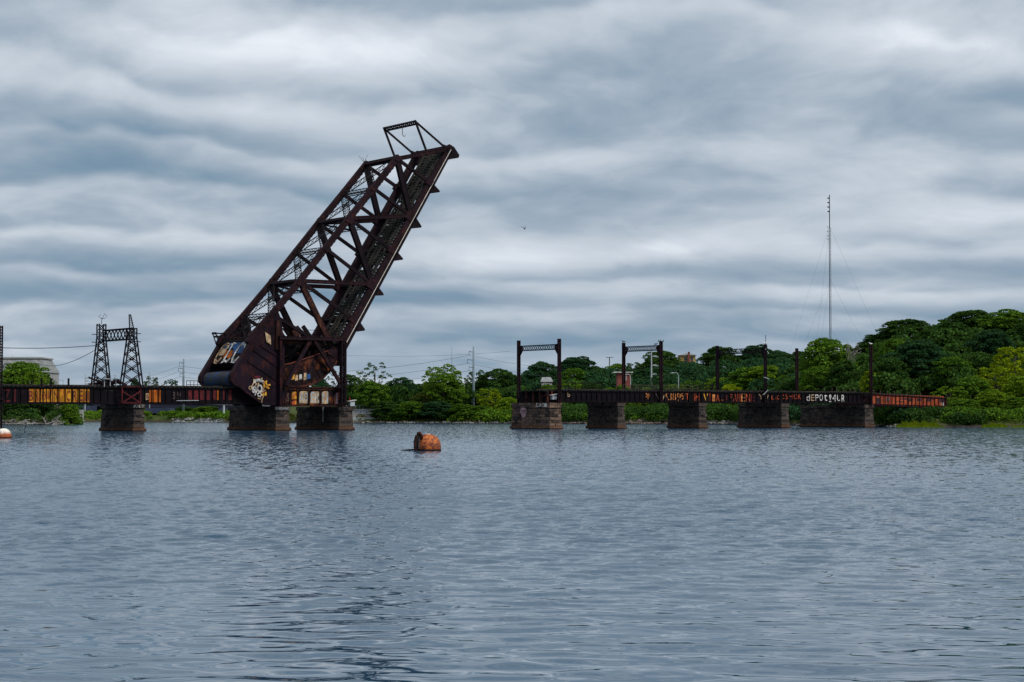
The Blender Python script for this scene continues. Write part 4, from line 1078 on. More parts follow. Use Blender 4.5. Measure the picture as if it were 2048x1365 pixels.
# X braced foot in front of the girder
m = MB(); a_, za = S(244, 806, -.8); b_, zb_ = S(281, 783, -.8)
for (p, q) in (((a_, -.8, za), (b_, -.8, zb_)), ((b_, -.8, za), (a_, -.8, zb_)), ((a_, -.8, za), (a_, -.8, zb_ + .6)), ((b_, -.8, za), (b_, -.8, zb_ + .6)), ((a_, -.8, za), (b_, -.8, za)), ((a_, -.8, zb_ + .6), (b_, -.8, zb_ + .6))): m.bar(p, q, .16, .16)
for p in ((a_, za), (b_, za)): m.bar((p[0], -.8, p[1]), (p[0], .2, p[1] - .1), .14, .14, (0, 0, 1))
T.part('braced_foot', m, M['darkred'])
# mast spike on the near tower
m = MB(); z0 = S(263, 657, -.8)[1]; z1 = S(258, 629, -.8)[1]
m.bar((sT - .35, -.8, z0), (sT - .42, -.8, z1), .12, .12); m.bar((sT + .25, -.8, z0), (sT - .22, -.8, z1), .12, .12)
for i in range(8): f_ = i / 8; m.bar((sT - .36, -.8, z0 + (z1 - z0) * f_), (sT + .25 - .45 * f_, -.8, z0 + (z1 - z0) * (f_ + .1)), .07, .07)
T.part('mast', m, M['brace'])
wFT = 9.4; zwf = S(202, 676, wFT)[1]; ztf = S(202, 649, wFT)[1]
lattice_tower(T, sT, wFT, 6.1, zwf, ztf, 2.6, .95)
m = MB(); zc = (S(263, 660, -.8)[1] + S(263, 675, -.8)[1]) / 2
m.lace((sT, -.3, zc), (sT, wFT - .4, zc), (0, 0, 1.45), .11, 8, True, .2, .16); m.lace((sT + .5, -.3, zc), (sT + .5, wFT - .4, zc), (0, 0, 1.45), .11, 8, True, .2, .16)
T.part('beam', m, M['brace'])
m = MB()
for z_, dd in ((zc + .2, .9), (zc - .9, .9)): m.bar((sT - .4, wFT, z_), (sT - .4 - dd, wFT + .3, z_), .1, .1); m.bar((sT + .4, -.8, z_ - .2), (sT + 1.3, -.9, z_ - .2), .1, .1)
T.part('arm', m, M['brace'])
m = MB(); q = ztf
m.tube([(sT, wFT, q), (sT + .05, wFT, q + .9)], .04); m.tube([(sT + .05, wFT, q + .8), (sT - .45, wFT, q + 1.1), (sT - .1, wFT, q + 1.35)], .035, 5); m.tube([(sT + .1, wFT, q + .8), (sT + .5, wFT, q + 1.5), (sT + .85, wFT, q + 1.2), (sT + .45, wFT, q + .8), (sT + .1, wFT, q + .8)], .035, 5)
T.part('bent_antenna', m, M['brace'])
# single pole at the left edge
s_, zt_ = S(2.5, 652, -.6)
T = BT('wire_pole', 'tall latticed steel pole at the far left edge of the bridge', 'pole', (s_, -.6, -1))
m = MB(); m.lace((s_, -.6, -1.0), (s_, -.6, zt_), (.32, 0, 0), .07, 40, False, .12, .3); T.part('shaft', m, M['steel'])
m = MB(); m.box((s_ - .4, -.9, 4.2), (s_ + .4, .4, 4.45)); T.part('bracket', m, M['steel'])
sP = s_
# right hand portals
def post(T, s_, wd, zb_, zt_, wid=.52, lac=True, mat=None):
    m = MB(); mat = mat or M['chord']
    for sg in (-1, 1): m.bar((s_ + sg * (wid / 2 - .07), wd, zb_), (s_ + sg * (wid / 2 - .07), wd, zt_), .15, .34)
    m.bar((s_, wd + .12, (zb_ + (zt_ - zb_) * .78)), (s_, wd + .12, zt_), wid, .06)
    m.bar((s_, wd + .12, zb_), (s_, wd + .12, zb_ + 1.2), wid, .06)
    n = int((zt_ - zb_) / .75)
    for i in range(n): z_ = zb_ + (i + .5) * .75; m.bar((s_ - wid / 2, wd, z_), (s_ + wid / 2, wd, z_), .30, .05)
    return T.part('post', m, mat)
def rportal(pxn, ytn, pxf, ytf, ybeam, label, zn=4.3, zf=6.1, mat=None, beam=True, ybot=803):
    s_, ztn = S(pxn, ytn, -.35)
    lo, hi = -2., 40.
    for _ in range(50):
        md = (lo + hi) / 2; P = BW(s_, md, 6); xx = 1024 + F * P.x / (P.y * math.cos(PITCH) + (P.z - H) * math.sin(PITCH))
        if xx > pxf: lo = md
        else: hi = md
    wf = (lo + hi) / 2; P = BW(s_, wf, 0); ztf_ = W(pxf, ytf, P.y).z
    T = BT('wire_portal', label, 'wire portal', (s_, 0, 4.2), 'overhead wire portals of the old railway bridge')
    post(T, s_, -.35, zn, ztn, mat=mat); post(T, s_, wf, zf, ztf_, mat=mat)
    zbm = S(pxn, ybeam, -.35)[1]
    if beam:
        m = MB()
        for ds in (-.2, .2): m.lace((s_ + ds, -.1, zbm), (s_ + ds, wf - .2, zbm), (0, 0, .75), .08, 18, False, .13, .1)
        T.part('beam', m, M['brace'])
        for (w1, sg) in ((-.1, 1), (wf - .2, -1)): m = MB(); m.prism([(s_ - .2, w1, zbm + .5), (s_ - .2, w1 + sg * .7, zbm + .4), (s_ - .2, w1 + sg * .7, zbm - .4), (s_ - .2, w1, zbm - 1.2)], (.4, 0, 0)); T.part('knee_plate', m, mat or M['chord'])
    return T, s_, wf, ztn, ztf_, zbm
RP1 = rportal(1118.5, 678, 1037.5, 681.5, 694, 'rust red wire portal standing on the pink painted pier', 4.12, 4.12)
RP2 = rportal(1322, 683, 1247.5, 686, 696, 'second wire portal, with a gull on its beam and a tee shaped post top', 4.2, 6.1)
RP3 = rportal(1530.5, 689, 1435, 692, 701, 'third wire portal, standing dark in front of the trees', 4.2, 6.1, M['steel'])
T, s_, wf, ztn, ztf_, zbm = RP2
m = MB(); m.bar((s_ - .55, -.35, ztn), (s_ + .55, -.35, ztn), .1, .2)
for ds in (-.5, -.1, .5): m.bar((s_ + ds, -.35, ztn), (s_ + ds, -.35, ztn + .25), .07, .07)
T.part('crossarm', m, M['steel'])
T, s_, wf, ztn, ztf_, zbm = RP3
m = MB(); m.bar((s_ - .1, -.4, ztn - .7), (s_ + .75, -.4, ztn - 1.6), .08, .1); m.bar((s_ - .5, -.5, ztn - 5.6), (s_ + .7, -.5, ztn - 5.9), .08, .1); m.bar((s_ - .6, -.5, ztn - 8.6), (s_ + .4, -.5, ztn - 7.8), .08, .1); T.part('bracket_arm', m, M['galv'])
m = MB(); m.tube([(s_ + .15, -.3, ztn), (s_ + .15, -.3, ztn + 1.6)], .045, 5); T.part('rod', m, M['steel'])
for px, yt, wd, lab in ((1593.5, 697, 14.5, 'plain rusty pole rising behind the deck left of the white lettering'), (1741.5, 690, -.35, 'rusty pole with a white gull on top at the left end of the red span')):
    s_, zt_ = S(px, yt, wd); T = BT('wire_pole', lab, 'pole', (s_, wd, 4.1)); post(T, s_, wd, 4.1, zt_, .48)
    m = MB(); m.box((s_ - .4, wd - .35, 4.05), (s_ + .4, wd + .35, 4.1)); T.part('base_plate', m, M['steel'])
sW, zW = S(1741.5, 690, -.35)

def wire(pts, label, r=.035, sag=0.0, cat='wire', mat=None, n=14):
    A, Bq = Vector(pts[0]), Vector(pts[1]); ps = []
    for i in range(n + 1):
        f_ = i / n; P = A.lerp(Bq, f_); P.z -= sag * 4 * f_ * (1 - f_); ps.append(P)
    m = MB(); m.tube(ps, r, 4)
    o = obj('overhead_wire', m, mat or M['wire'], None, A, False, A); tag(o, label, cat); return o
wire([BW(sT - .5, wFT, S(190, 691, wFT)[1]), BW(sP, 4, S(6, 695.5, 4)[1])], 'dark wire from the left lattice tower to the pole at the left edge', .05, .25)
wire([BW(sT - .5, wFT, S(195, 697, wFT)[1]), W(80, 729, 470)], 'slack dark wire running from the lattice towers down to the grey mansard roof', .05, 1.2)

# ------------------------------------------------------------------ poles, masts and lamps on land
def land(px, D): return Vector(((px - 1024) / F * D, D, ground_z(px, D)))
def zat(px, py, D): return W(px, py, D).z
def power_pole(px, ytop, D, arms, label, mat, r=.32, zb=None):
    b = land(px, D); zt = zat(px, ytop, D)
    T = WT('power_pole', label, 'power pole', b)
    m = MB(); m.tube([b - Vector((0, 0, .5)), Vector((b.x, b.y, b.z + (zt - b.z) * .5)), Vector((b.x, b.y, zt))], [r * 1.25, r, r * .6], 8); T.part('shaft', m, mat, smooth=True)
    ends = []
    for (dy, ln) in arms:
        z_ = zat(px, dy, D); k = ln * D / F
        m = MB(); m.tube([(b.x, b.y, z_), (b.x + k, b.y, z_ + .25)], .11, 5); m.tube([(b.x + k, b.y, z_ + .25), (b.x + k, b.y, z_ - .75)], .07, 5); m.tube([(b.x + k, b.y, z_ - .75), (b.x + k * .75, b.y, z_ - .8)], .08, 5); T.part('arm', m, mat)
        ends.append(Vector((b.x + k, b.y, z_ - .8)))
    return ends
e1 = power_pole(947, 693.5, 520, [(705, -9), (721, -12), (736, -9)], 'tall grey steel power pole standing among the trees right of the raised leaf', M['greypole'])
e2 = power_pole(367, 718, 560, [(727, -8), (738, -10), (748, -7)], 'grey steel power pole rising behind the deck between the towers and the counterweight', M['greypole'], .34)
for i, (p, q) in enumerate(zip(e1, e2)):
    wire([p, q], ['top', 'middle', 'lowest'][i] + ' thin power line strung between the two grey steel power poles', .035, 3.2)
    wire([p, W(1420, (727, 745, 760)[i], 640)], ['top', 'middle', 'lowest'][i] + ' thin power line running right from the tall grey power pole', .03, 3.5)
    wire([q, W(150, (775, 790, 800)[i], 640)], ['top', 'middle', 'lowest'][i] + ' thin power line running down left from the pole behind the deck', .03, 1.5)
wire([W(690, 711, 600), W(1020, 703, 600)], 'faint highest wire crossing the sky right of the leaf', .03, .8)
def wood_pole(px, yt, D, label, w=13, arms=2):
    b = land(px, D); zt = zat(px, yt, D); T = WT('wooden_power_pole', label, 'power pole', b)
    m = MB(); m.tube([b, Vector((b.x, b.y, zt + .2))], [.22, .16], 6); T.part('shaft', m, M['wood'])
    for i in range(arms):
        z_ = zt - i * 1.1; k = w / 2 * D / F; m = MB(); m.bar((b.x - k, b.y, z_), (b.x + k, b.y, z_), .14, .14)
        for f_ in (-1, -.5, .5, 1): m.tube([(b.x + k * f_, b.y, z_), (b.x + k * f_, b.y, z_ + .25)], .07, 5)
        T.part('crossarm', m, M['wood'])
wood_pole(811, 757.5, 640, 'small wooden power pole with two crossarms above the trees left of the tall grey pole', 15, 2)
wood_pole(1219, 715.5, 640, 'small wooden power pole on the skyline left of the second wire portal', 14, 1)
def street_lamp(px, yt, D, side, ln, label, dbl=False, straight=False):
    b = land(px, D); zt = zat(px, yt, D); T = WT('street_lamp', label, 'street lamp', b, 'grey street lamps beyond the bridge')
    m = MB(); k = ln * D / F * side
    pts = [b, Vector((b.x, b.y, zt - (.1 if straight else .9)))]
    if not straight: pts += [Vector((b.x + k * .1, b.y, zt - .3)), Vector((b.x + k * .3, b.y, zt))]
    m.tube(pts, [.14, .10] + ([.09, .08] if not straight else []), 6); T.part('pole', m, M['galv'])
    m = MB(); m.tube([pts[-1], Vector((b.x + k, b.y, zt))], .08, 5); T.part('arm', m, M['galv'])
    m = MB(); m.box((b.x + k - .4, b.y - .15, zt - .14), (b.x + k + .4, b.y + .15, zt)); T.part('lamp_head', m, M['galv'])
street_lamp(1357, 746, 500, -1, 13, 'grey street lamp with a long curved arm right of the second wire portal')
street_lamp(1261, 749, 500, -1, 10, 'grey street lamp in front of the red brick building')
street_lamp(299.5, 745.5, 580, -1, 2.5, 'plain grey street lamp behind the deck right of the lattice towers', straight=True)
street_lamp(126.5, 760, 600, -1, 5, 'small street lamp with a short hanging head above the yellow panels', straight=True)
street_lamp(231, 751, 600, -1, 2, 'short grey street lamp behind the scrap heap', straight=True)
# high mast lamps with three tiers
def light_mast(px, yt, D, tiers, ln, label, side=1, r=.2):
    b = land(px, D); zt = zat(px, yt, D); T = WT('lighting_mast', label, 'lighting mast', b)
    m = MB(); m.tube([b, Vector((b.x, b.y, zt))], [r * 1.3, r * .7], 8); T.part('pole', m, M['galv'])
    for ty in tiers:
        z_ = zat(px, ty, D); k = ln * D / F * side
        m = MB(); m.tube([(b.x, b.y, z_ - .2), (b.x + k * .5, b.y, z_ + .15), (b.x + k, b.y, z_)], .08, 5); T.part('arm', m, M['galv'])
        m = MB(); m.box((b.x + k * .55 - .4, b.y - .2, z_ - .12), (b.x + k * .55 + .4, b.y + .2, z_ + .05)); m.box((b.x + k - .5, b.y - .2, z_ - .25), (b.x + k + .4, b.y + .2, z_ - .08)); T.part('lamp_head', m, M['galv'])
light_mast(1303, 699, 520, (713, 731, 749), 11, 'tall pale mast with three tiers of curved lamps behind the second wire portal')
light_mast(170.5, 748, 600, (756, 762, 768), 6, 'thin grey mast with three short lamp arms left of the lattice towers', 1, .14)

def radio_mast(px, yt, D, wid, label, guys=True, th=.16):
    b = land(px, D); b.z = 0; zt = zat(px, yt, D); T = WT('radio_mast', label, 'radio mast', b)
    m = MB(); r = wid / 2; leg = [(r, 0), (-r * .5, r * .87), (-r * .5, -r * .87)]
    m2 = MB()
    ztt = zt * .985
    for (x_, y_) in leg: m.bar((b.x + x_, b.y + y_, 0), (b.x + x_, b.y + y_, ztt * .86), th, th)
    m.tube([(b.x, b.y, ztt * .86), (b.x, b.y, zt)], .28 if guys else .12, 6)
    n = int(ztt * .86 / (wid * 1.6))
    for i in range(n):
        z0 = ztt * .86 * i / n; z1 = ztt * .86 * (i + 1) / n
        for k in range(3):
            A, Bq = leg[k], leg[(k + 1) % 3]; m2.bar((b.x + A[0], b.y + A[1], z0), (b.x + Bq[0], b.y + Bq[1], z1), .09, .09); m2.bar((b.x + A[0], b.y + A[1], z1), (b.x + Bq[0], b.y + Bq[1], z1), .09, .09)
    T.part('mast_legs', m, M['steel'] if guys else M['greypole']); T.part('lattice', m2, M['steel'] if guys else M['greypole'])
    if guys:
        m = MB()
        for i, f_ in enumerate((.985, .965, .945, .925)): m.box((b.x - 1.3, b.y - .3, zt * f_ - .4), (b.x - .2, b.y + .3, zt * f_ + .3))
        for i, f_ in enumerate((.855, .835, .815, .80)): m.bar((b.x - 1.7, b.y, zt * f_), (b.x, b.y, zt * f_), .16, .16); m.bar((b.x - 1.5, b.y, zt * f_ - .6), (b.x - 1.5, b.y, zt * f_ + .6), .14, .14)
        T.part('antenna', m, M['black'])
        for (f_, gx, gy) in ((.86, 55, 20), (.86, -30, 60), (.86, -22, -55), (.62, 48, 20), (.62, -26, 55), (.62, -20, -48), (.40, 40, 16), (.40, -22, -42)):
            m = MB(); m.tube([(b.x, b.y, zt * f_), (b.x + gx, b.y + gy, 3)], .035, 4); T.part('guy_wire', m, M['wire'])
radio_mast(1661, 390, 1250, 1.3, 'very tall guyed radio mast on the right rising out of the trees')
radio_mast(903.5, 694, 1700, .8, 'faint distant mast left of the tall grey power pole', False, .08)

# ------------------------------------------------------------------ road viaduct in the distance (left)
VD = 600
T = WT('road_viaduct', 'purple steel road viaduct on concrete columns seen under the left spans', 'viaduct', land(330, VD))
def VW(px, py, D): return W(px, py, D)
m = MB()
xa, xb = VW(120, 808, 640), VW(560, 812, 560)
za, zb_ = 6.6, 4.4
pA_, pB_ = Vector((xa.x, 640, za)), Vector((xb.x, 560, zb_))
m.prism([pA_, pB_, pB_ - Vector((0, 0, 1.15)), pA_ - Vector((0, 0, 1.5))], (0, .5, 0)); m.prism([pA_ + Vector((0, 9, 0)), pB_ + Vector((0, 9, 0)), pB_ + Vector((0, 9, -1.15)), pA_ + Vector((0, 9, -1.5))], (0, .5, 0))
T.part('girder', m, M['purple'])
m = MB(); m.prism([pA_ + Vector((0, -.6, .0)), pB_ + Vector((0, -.6, 0)), pB_ + Vector((0, -.6, .45)), pA_ + Vector((0, -.6, .45))], (0, 11, 0)); T.part('deck', m, M['concrete'])
def vcol(px0, px1, ytop, D):
    b = land((px0 + px1) / 2, D); x0, x1 = (px0 - 1024) / F * D, (px1 - 1024) / F * D; zt = zat(px0, ytop, D)
    m = MB(); m.box((x0, D, -.5), (x1, D + 1.6, zt)); c = T.part('column', m, M['concrete'])
    m = MB(); m.box((x0 - .4, D - .3, -.5), (x1 + .4, D + 1.9, zat(px0, 841.5, D))); T.part('column_base', m, M['concrete'], c)
vcol(156, 166, 820, 566); vcol(298, 304, 826, 566); vcol(330, 338, 828, 566)
m = MB(); x0, x1 = (291 - 1024) / F * 566, (340 - 1024) / F * 566; m.box((x0, 566.0, zat(300, 827, 566)), (x1, 575, zat(300, 816.5, 566))); T.part('pier_cap', m, M['navy'])
m = MB(); x0, x1 = (438 - 1024) / F * 572, (462 - 1024) / F * 572; m.box((x0, 572.0, 1.5), (x1, 576, 4.0)); T.part('pier_cap', m, M['navy'])
m = MB(); x0, x1 = (166 - 1024) / F * 620, (192 - 1024) / F * 620; m.box((x0, 620, 0), (x1, 622, zat(180, 812, 620))); T.part('underside_shade', m, M['navy'])  # dark sheet added where the shaded viaduct underside is seen
m = MB(); c_ = land(448, 545); m.tube([c_, Vector((c_.x, c_.y, zat(448, 811, 545)))], .28, 8); T.part('steel_post', m, M['galv'])

# ------------------------------------------------------------------ buildings
def gable(T, x0, x1, y0, y1, z0, z1, zr, wallm, roofm, inset=2.0, over=.4):
    m = MB(); m.box((x0, y0, z0), (x1, y1, z1)); wl = T.part('wall', m, wallm)
    m = MB(); a = [(x0 - over, y0 - over, z1), (x1 + over, y0 - over, z1), (x1 + over, y1 + over, z1), (x0 - over, y1 + over, z1)]
    b = [(x0 + inset, y0 + inset, zr), (x1 - inset, y0 + inset, zr), (x1 - inset, y1 - inset, zr), (x0 + inset, y1 - inset, zr)]
    m.poly(a + b, [(0, 3, 2, 1), (4, 5, 6, 7), (0, 1, 5, 4), (1, 2, 6, 5), (2, 3, 7, 6), (3, 0, 4, 7)]); T.part('roof', m, roofm)
def win(T, x0, x1, z0, z1, y, fm=None, gm=None):
    m = MB(); f_ = .14
    for (a, b, c, d_) in ((x0 - f_, x1 + f_, z1, z1 + f_), (x0 - f_, x1 + f_, z0 - f_, z0), (x0 - f_, x0, z0, z1), (x1, x1 + f_, z0, z1)): m.box((a, y - .12, c), (b, y, d_))
    m.box((x0, y - .08, (z0 + z1) / 2 - .04), (x1, y, (z0 + z1) / 2 + .04)); wn = T.part('window', m, fm or M['white'])
    m = MB(); m.box((x0, y - .04, z0), (x1, y, z1)); T.part('pane', m, gm or M['glass'], wn)
def bx(px, D): return (px - 1024) / F * D
D = 520
T = WT('mansard_building', 'large pale building with a grey mansard roof and dormers at the left edge', 'building', (bx(30, D), D, ground_z(30, D)))
x0, x1 = bx(-60, D), bx(90, D); zr, ze = zat(40, 717, D), zat(40, 745, D)
gable(T, x0, x1, D, D + 16, 0, ze, zr, M['siding'], M['roofgrey'], 1.6, .25)
m = MB(); m.box((x0 + 1.2, D + 1.2, zr - .02), (x1 - 1.2, D + 14.8, zr + .35)); T.part('roof_cap', m, M['siding'])
for px in (16, 69):
    xc = bx(px, D); zc = zat(px, 731, D)
    m = MB(); m.box((xc - .95, D + .0, zc - 1.2), (xc + .95, D + 2.5, zc + .5)); m.prism([(xc - 1.15, D - .2, zc + .5), (xc + 1.15, D - .2, zc + .5), (xc, D - .2, zc + 1.3)], (0, 2.6, 0)); dm = T.part('dormer', m, M['siding'])
    m = MB(); m.box((xc - .5, D - .06, zc - .9), (xc + .5, D - .004, zc + .3)); T.part('pane', m, M['glass'], dm)
for px in (-30, 5, 40, 75): xc = bx(px, D); win(T, xc - .7, xc + .7, ze - 3.2, ze - 1.2, D)
m = MB(); m.tube([(bx(15, D), D + 5, zr), (bx(15, D), D + 5, zr + .9)], .08); T.part('vent_pipe', m, M['galv'])
D = 503
T = WT('brick_building', 'small red brick building with a white roof edge behind the second wire portal', 'building', (bx(1247, D), D, ground_z(1247, D)))
x0, x1 = bx(1235, D), bx(1262, D); zt = zat(1250, 746, D)
m = MB(); m.box((x0, D, 4.5), (x1, D + 7, zt)); T.part('wall', m, M['brick'])
m = MB(); m.box((x0 - 1.0, D - .5, zt), (x1 + .5, D + 7.5, zt + .25)); T.part('roof', m, M['white'])
win(T, bx(1249.5, D), bx(1252, D), zt - 1.9, zt - .9, D, None, M['galv'])
D = 548
T = WT('yellow_house', 'mustard yellow house with a hipped grey roof and brick chimney on the hill', 'house', (bx(1376, D), D, ground_z(1376, D)))
x0, x1 = bx(1361, D), bx(1391, D); ze = zat(1376, 711, D); zr = zat(1376, 706, D)
gable(T, x0, x1, D, D + 8, 4, ze, zr, M['mustard'], M['roofgrey'], 1.6, .5)
win(T, bx(1367.5, D), bx(1374.5, D), ze - 2.3, ze - .5, D, M['mustard']); win(T, bx(1380.5, D), bx(1386.5, D), ze - 2.3, ze - .5, D, M['mustard'])
win(T, bx(1370.5, D), bx(1374.8, D), ze - 4.6, ze - 3.2, D); win(T, bx(1380, D), bx(1384.5, D), ze - 4.6, ze - 3.2, D)
m = MB(); m.box((bx(1375.6, D), D - .7, 6), (bx(1379.4, D), D - .13, zat(1377, 705, D))); m.box((bx(1375.2, D), D - .8, zat(1377, 705, D)), (bx(1379.8, D), D - .03, zat(1377, 704.2, D))); T.part('chimney', m, M['brick'])
D = 524
T = WT('white_house', 'white gabled house half hidden by trees right of the first wire portal post', 'house', (bx(1093, D), D, ground_z(1093, D)))
x0, x1 = bx(1083, D), bx(1104, D); zt = zat(1090, 764, D); zr = zat(1090, 754.5, D)
m = MB(); m.box((x0, D, 2), (x1, D + 7, zt)); T.part('wall', m, M['siding']); m = MB(); m.prism([(x0 - .3, D - .3, zt), (x1 + .3, D - .3, zt), (x1 - 1.2, D + 3, zr), (x0 + .2, D + 3, zr)], (0, .2, .0)); m.poly([(x0 - .3, D - .3, zt), (x1 + .3, D - .3, zt), (x1 + .3, D + 7.3, zt), (x0 - .3, D + 7.3, zt), (x0 + .2, D + 3.5, zr), (x1 - .2, D + 3.5, zr)], [(0, 1, 5, 4), (1, 2, 5), (2, 3, 4, 5), (3, 0, 4), (0, 3, 2, 1)]); T.part('roof', m, M['roofgrey'])
win(T, bx(1087, D), bx(1089.5, D), zt - 1.4, zt - .4, D); win(T, bx(1095, D), bx(1097.5, D), zt - 1.4, zt - .4, D)
D = 512
T = WT('low_shed', 'low white block wall building covered in graffiti on the bank right of the middle pier', 'shed', (bx(735, D), D, 1))
x0, x1 = bx(705, D), bx(762, D); zb_, zt = zat(735, 836, D), zat(735, 820, D)
m = MB(); m.box((x0, D, zb_ - 1), (x1, D + 5, zt)); wl = T.part('wall', m, M['siding'])
m = MB(); m.box((x0 - .2, D - .25, zt), (x1 + .2, D + 5.2, zt + .16)); T.part('roof', m, M['concrete'])
for px in (719, 731, 743): win(T, bx(px, D), bx(px + 4.5, D), zt - .85, zt - .3, D, M['galv'])
for ch, px, w_, mt in (('S', 747, 7, 'blue'), ('A', 714, 4, 'gdim'), ('R', 719, 4, 'gdim'), ('K', 724, 4, 'gdim'), ('O', 729, 5, 'gdim'), ('N', 735, 5, 'gdim'), ('E', 741, 4, 'gdim')):
    T.part('graffiti_letter', letter(ch, (bx(px, D), D - .02, zt - (1.0 if mt == 'blue' else 1.75)), (w_ * D / F, 0, 0), (0, 0, .7), .02), M[mt], wl)
m = MB(); m.box((x0 - 2, D - 1.6, 0), (x1 + 1, D - 1.2, zb_ + .1)); T.part('retaining_wall', m, M['concrete'])
m = MB()
for i in range(9): xx = x0 + (x1 - x0) * i / 8; m.tube([(xx, D + .3, zt + .16), (xx, D + .3, zt + 1.0)], .04, 4)
m.tube([(x0, D + .3, zt + 1.0), (x1, D + .3, zt + 1.0)], .04, 4); T.part('roof_railing', m, M['galv'])
D = 530
T = WT('boat_shed', 'small dark shed with a pale roof edge under the tall light green tree', 'shed', (bx(903, D), D, 2)); m = MB(); m.box((bx(896, D), D, 1), (bx(912, D), D + 4, zat(900, 808.5, D))); T.part('wall', m, M['brace'])
m = MB(); m.bar((bx(894, D), D, zat(900, 808, D)), (bx(914, D), D, zat(900, 807, D)), .2, 5); T.part('roof', m, M['galv'])

# ------------------------------------------------------------------ parked cars on the left bank
def car(px, D, label, ln=4.5):
    b = land(px, D); T = WT('parked_car', label, 'car', b, 'white cars parked behind the trees on the left bank'); x, y, z = b; z = z + .05
    prof = [(-2.2, .35), (-2.25, .75), (-2.05, .95), (-1.2, 1.0), (-.7, 1.45), (.9, 1.5), (1.5, 1.02), (2.1, .92), (2.25, .6), (2.2, .35)]
    m = MB(); m.prism([(x + a_, y - .85, z + b_) for a_, b_ in prof], (0, 1.7, 0)); T.part('body', m, M['carwhite'])
    m = MB(); m.prism([(x - 1.0, y - .87, z + 1.02), (x - .62, y - .87, z + 1.38), (x + .82, y - .87, z + 1.42), (x + 1.25, y - .87, z + 1.03)], (0, 1.74, 0)); T.part('side_window', m, M['glass'])
    for dx_ in (-1.4, 1.4):
        for dy_ in (-.88, .70): m = MB(); m.tube([(x + dx_, y + dy_, z + .33), (x + dx_, y + dy_ + .18, z + .33)], .33, 12); wh = T.part('wheel', m, M['tyre']); m = MB(); m.tube([(x + dx_, y + dy_ - .015, z + .33), (x + dx_, y + dy_ + .195, z + .33)], .18, 10); T.part('rim', m, M['galv'], wh)
for px, lab in ((14, 'white car parked farthest left behind the bushes on the left bank'), (35, 'white car parked second from the left edge behind the bushes'), (68, 'white car parked under the light green tree on the left bank')):
    car(px, 452, lab)

# ------------------------------------------------------------------ buoys
def buoy(px, yw, rad, label, white, hgt=1.0):
    D = F * H / (yw - 828); x = bx(px, D)
    T = WT('mooring_buoy', label, 'buoy', (x, D, 0), 'mooring buoys in the river')
    m, t, b, o = new_mat('buoy_paint'); v = t.node('ShaderNodeTexCoord').outputs['Object']; n = t.noise(v, 4.5, 9, .74); n2 = t.noise(v, 1.2, 5, .6)
    X, Y, Z = t.sep(v)
    if white:
        f_ = t.smooth(t.math('ADD', Z, t.math('MULTIPLY', n, 1.2)), .95, 1.35)
        c = t.mix(f_, t.mix(n2, (.20, .03, .008), (.42, .10, .015)), (.72, .68, .60)); c = t.mix(t.smooth(n, .62, .68), c, (.35, .14, .04))
    else:
        c = t.mix(t.smooth(n, .42, .60), (.11, .016, .006), (.50, .13, .016)); c = t.mix(t.smooth(t.math('ADD', Z, t.math('MULTIPLY', n, .5)), 1.30, 1.45), c, (.66, .60, .52)); c = t.mix(t.smooth(n2, .58, .64), c, (.10, .03, .015))
        c = t.mix(t.smooth(n, .70, .74), c, (.70, .42, .10))
    c = t.mix(t.smooth(t.math('ADD', Z, t.math('MULTIPLY', n, .25)), .14, .32, 1, 0), c, (.012, .008, .006))
    t.put(b.inputs['Base Color'], c); b.inputs['Roughness'].default_value = .75
    mm = MB(); mm.ball((x, D, .28 if not white else .2), rad, 40, 24); bo = T.part('float', mm, m, smooth=True)
    mm = MB(); k = 24; mm.tube([(x, D, -.02), (x, D, .10)], rad * 1.03, 32); T.part('rubbing_strake', mm, M['steel'])
    return T, x, D
T, x, D = buoy(856.5, 902, .83, 'rusty orange mooring buoy with an upright tyre and plate leaning on its left side', False)
m = MB(); cx_, cz_ = x - .60, .55; ring = []
for i in range(25): t_ = 2 * math.pi * i / 24; ring.append((cx_ + .22 * math.cos(t_) + .05 * math.sin(t_), D - .62 + .1 * math.cos(t_), cz_ + .62 * math.sin(t_)))
m.tube(ring, .085, 8, False); T.part('tyre', m, M['orange'])
m = MB(); m.prism([(a_ + .03, b_ + .04, c_) for a_, b_, c_ in ring[:24]], (.03, .1, 0)); T.part('hub', m, M['black'])
m = MB(); m.bar((cx_ + .04, D - .70, .15), (cx_ + .06, D - .70, .80), .09, .05); T.part('plate', m, M['wood'])
m = MB(); m.bar((cx_ - .34, D - .6, .60), (cx_ - .16, D - .6, .54), .06, .06); m.bar((cx_ + .2, D - .6, .56), (cx_ + .3, D - .6, .62), .06, .06); T.part('bolt', m, M['black'])
m = MB(); m.prism([(cx_ - .02, D - .5, .1), (cx_ - .02, D - .5, 1.12), (cx_ + .12, D - .5, 1.08), (cx_ + .3, D - .5, .7), (cx_ + .34, D - .5, .1)], (0, .25, 0)); T.part('lifting_eye', m, M['black'])
o = MB(); o.tube([(x - 1.75, D - .5, .05), (x - 1.1, D - .45, .07), (x - .6, D - .42, .1)], [.03, .06, .08], 6); lg = obj('driftwood_spar', o, M['black'], None, (x - 1.1, D - .5, 0), False, (x - 1.1, D - .5, 0)); tag(lg, 'thin dark spar floating left of the orange buoy', 'driftwood')
T, x, D = buoy(8, 877, .78, 'white domed mooring buoy with a rusty foot at the left edge of the water', True)
m = MB(); m.tube([(x, D, .95), (x, D, 1.08)], .1, 8); T.part('lifting_eye', m, M['steel'])
a_ = W(47.5, 864.5, F * H / 37.5); b_ = Vector((a_.x + .28, a_.y, 1.05)); a_.z = -.4
m = MB(); m.tube([a_, b_], .04, 5); o = obj('leaning_stake', m, M['steel'], None, a_, False, a_); tag(o, 'thin dark stake leaning out of the water right of the white buoy', 'stake')

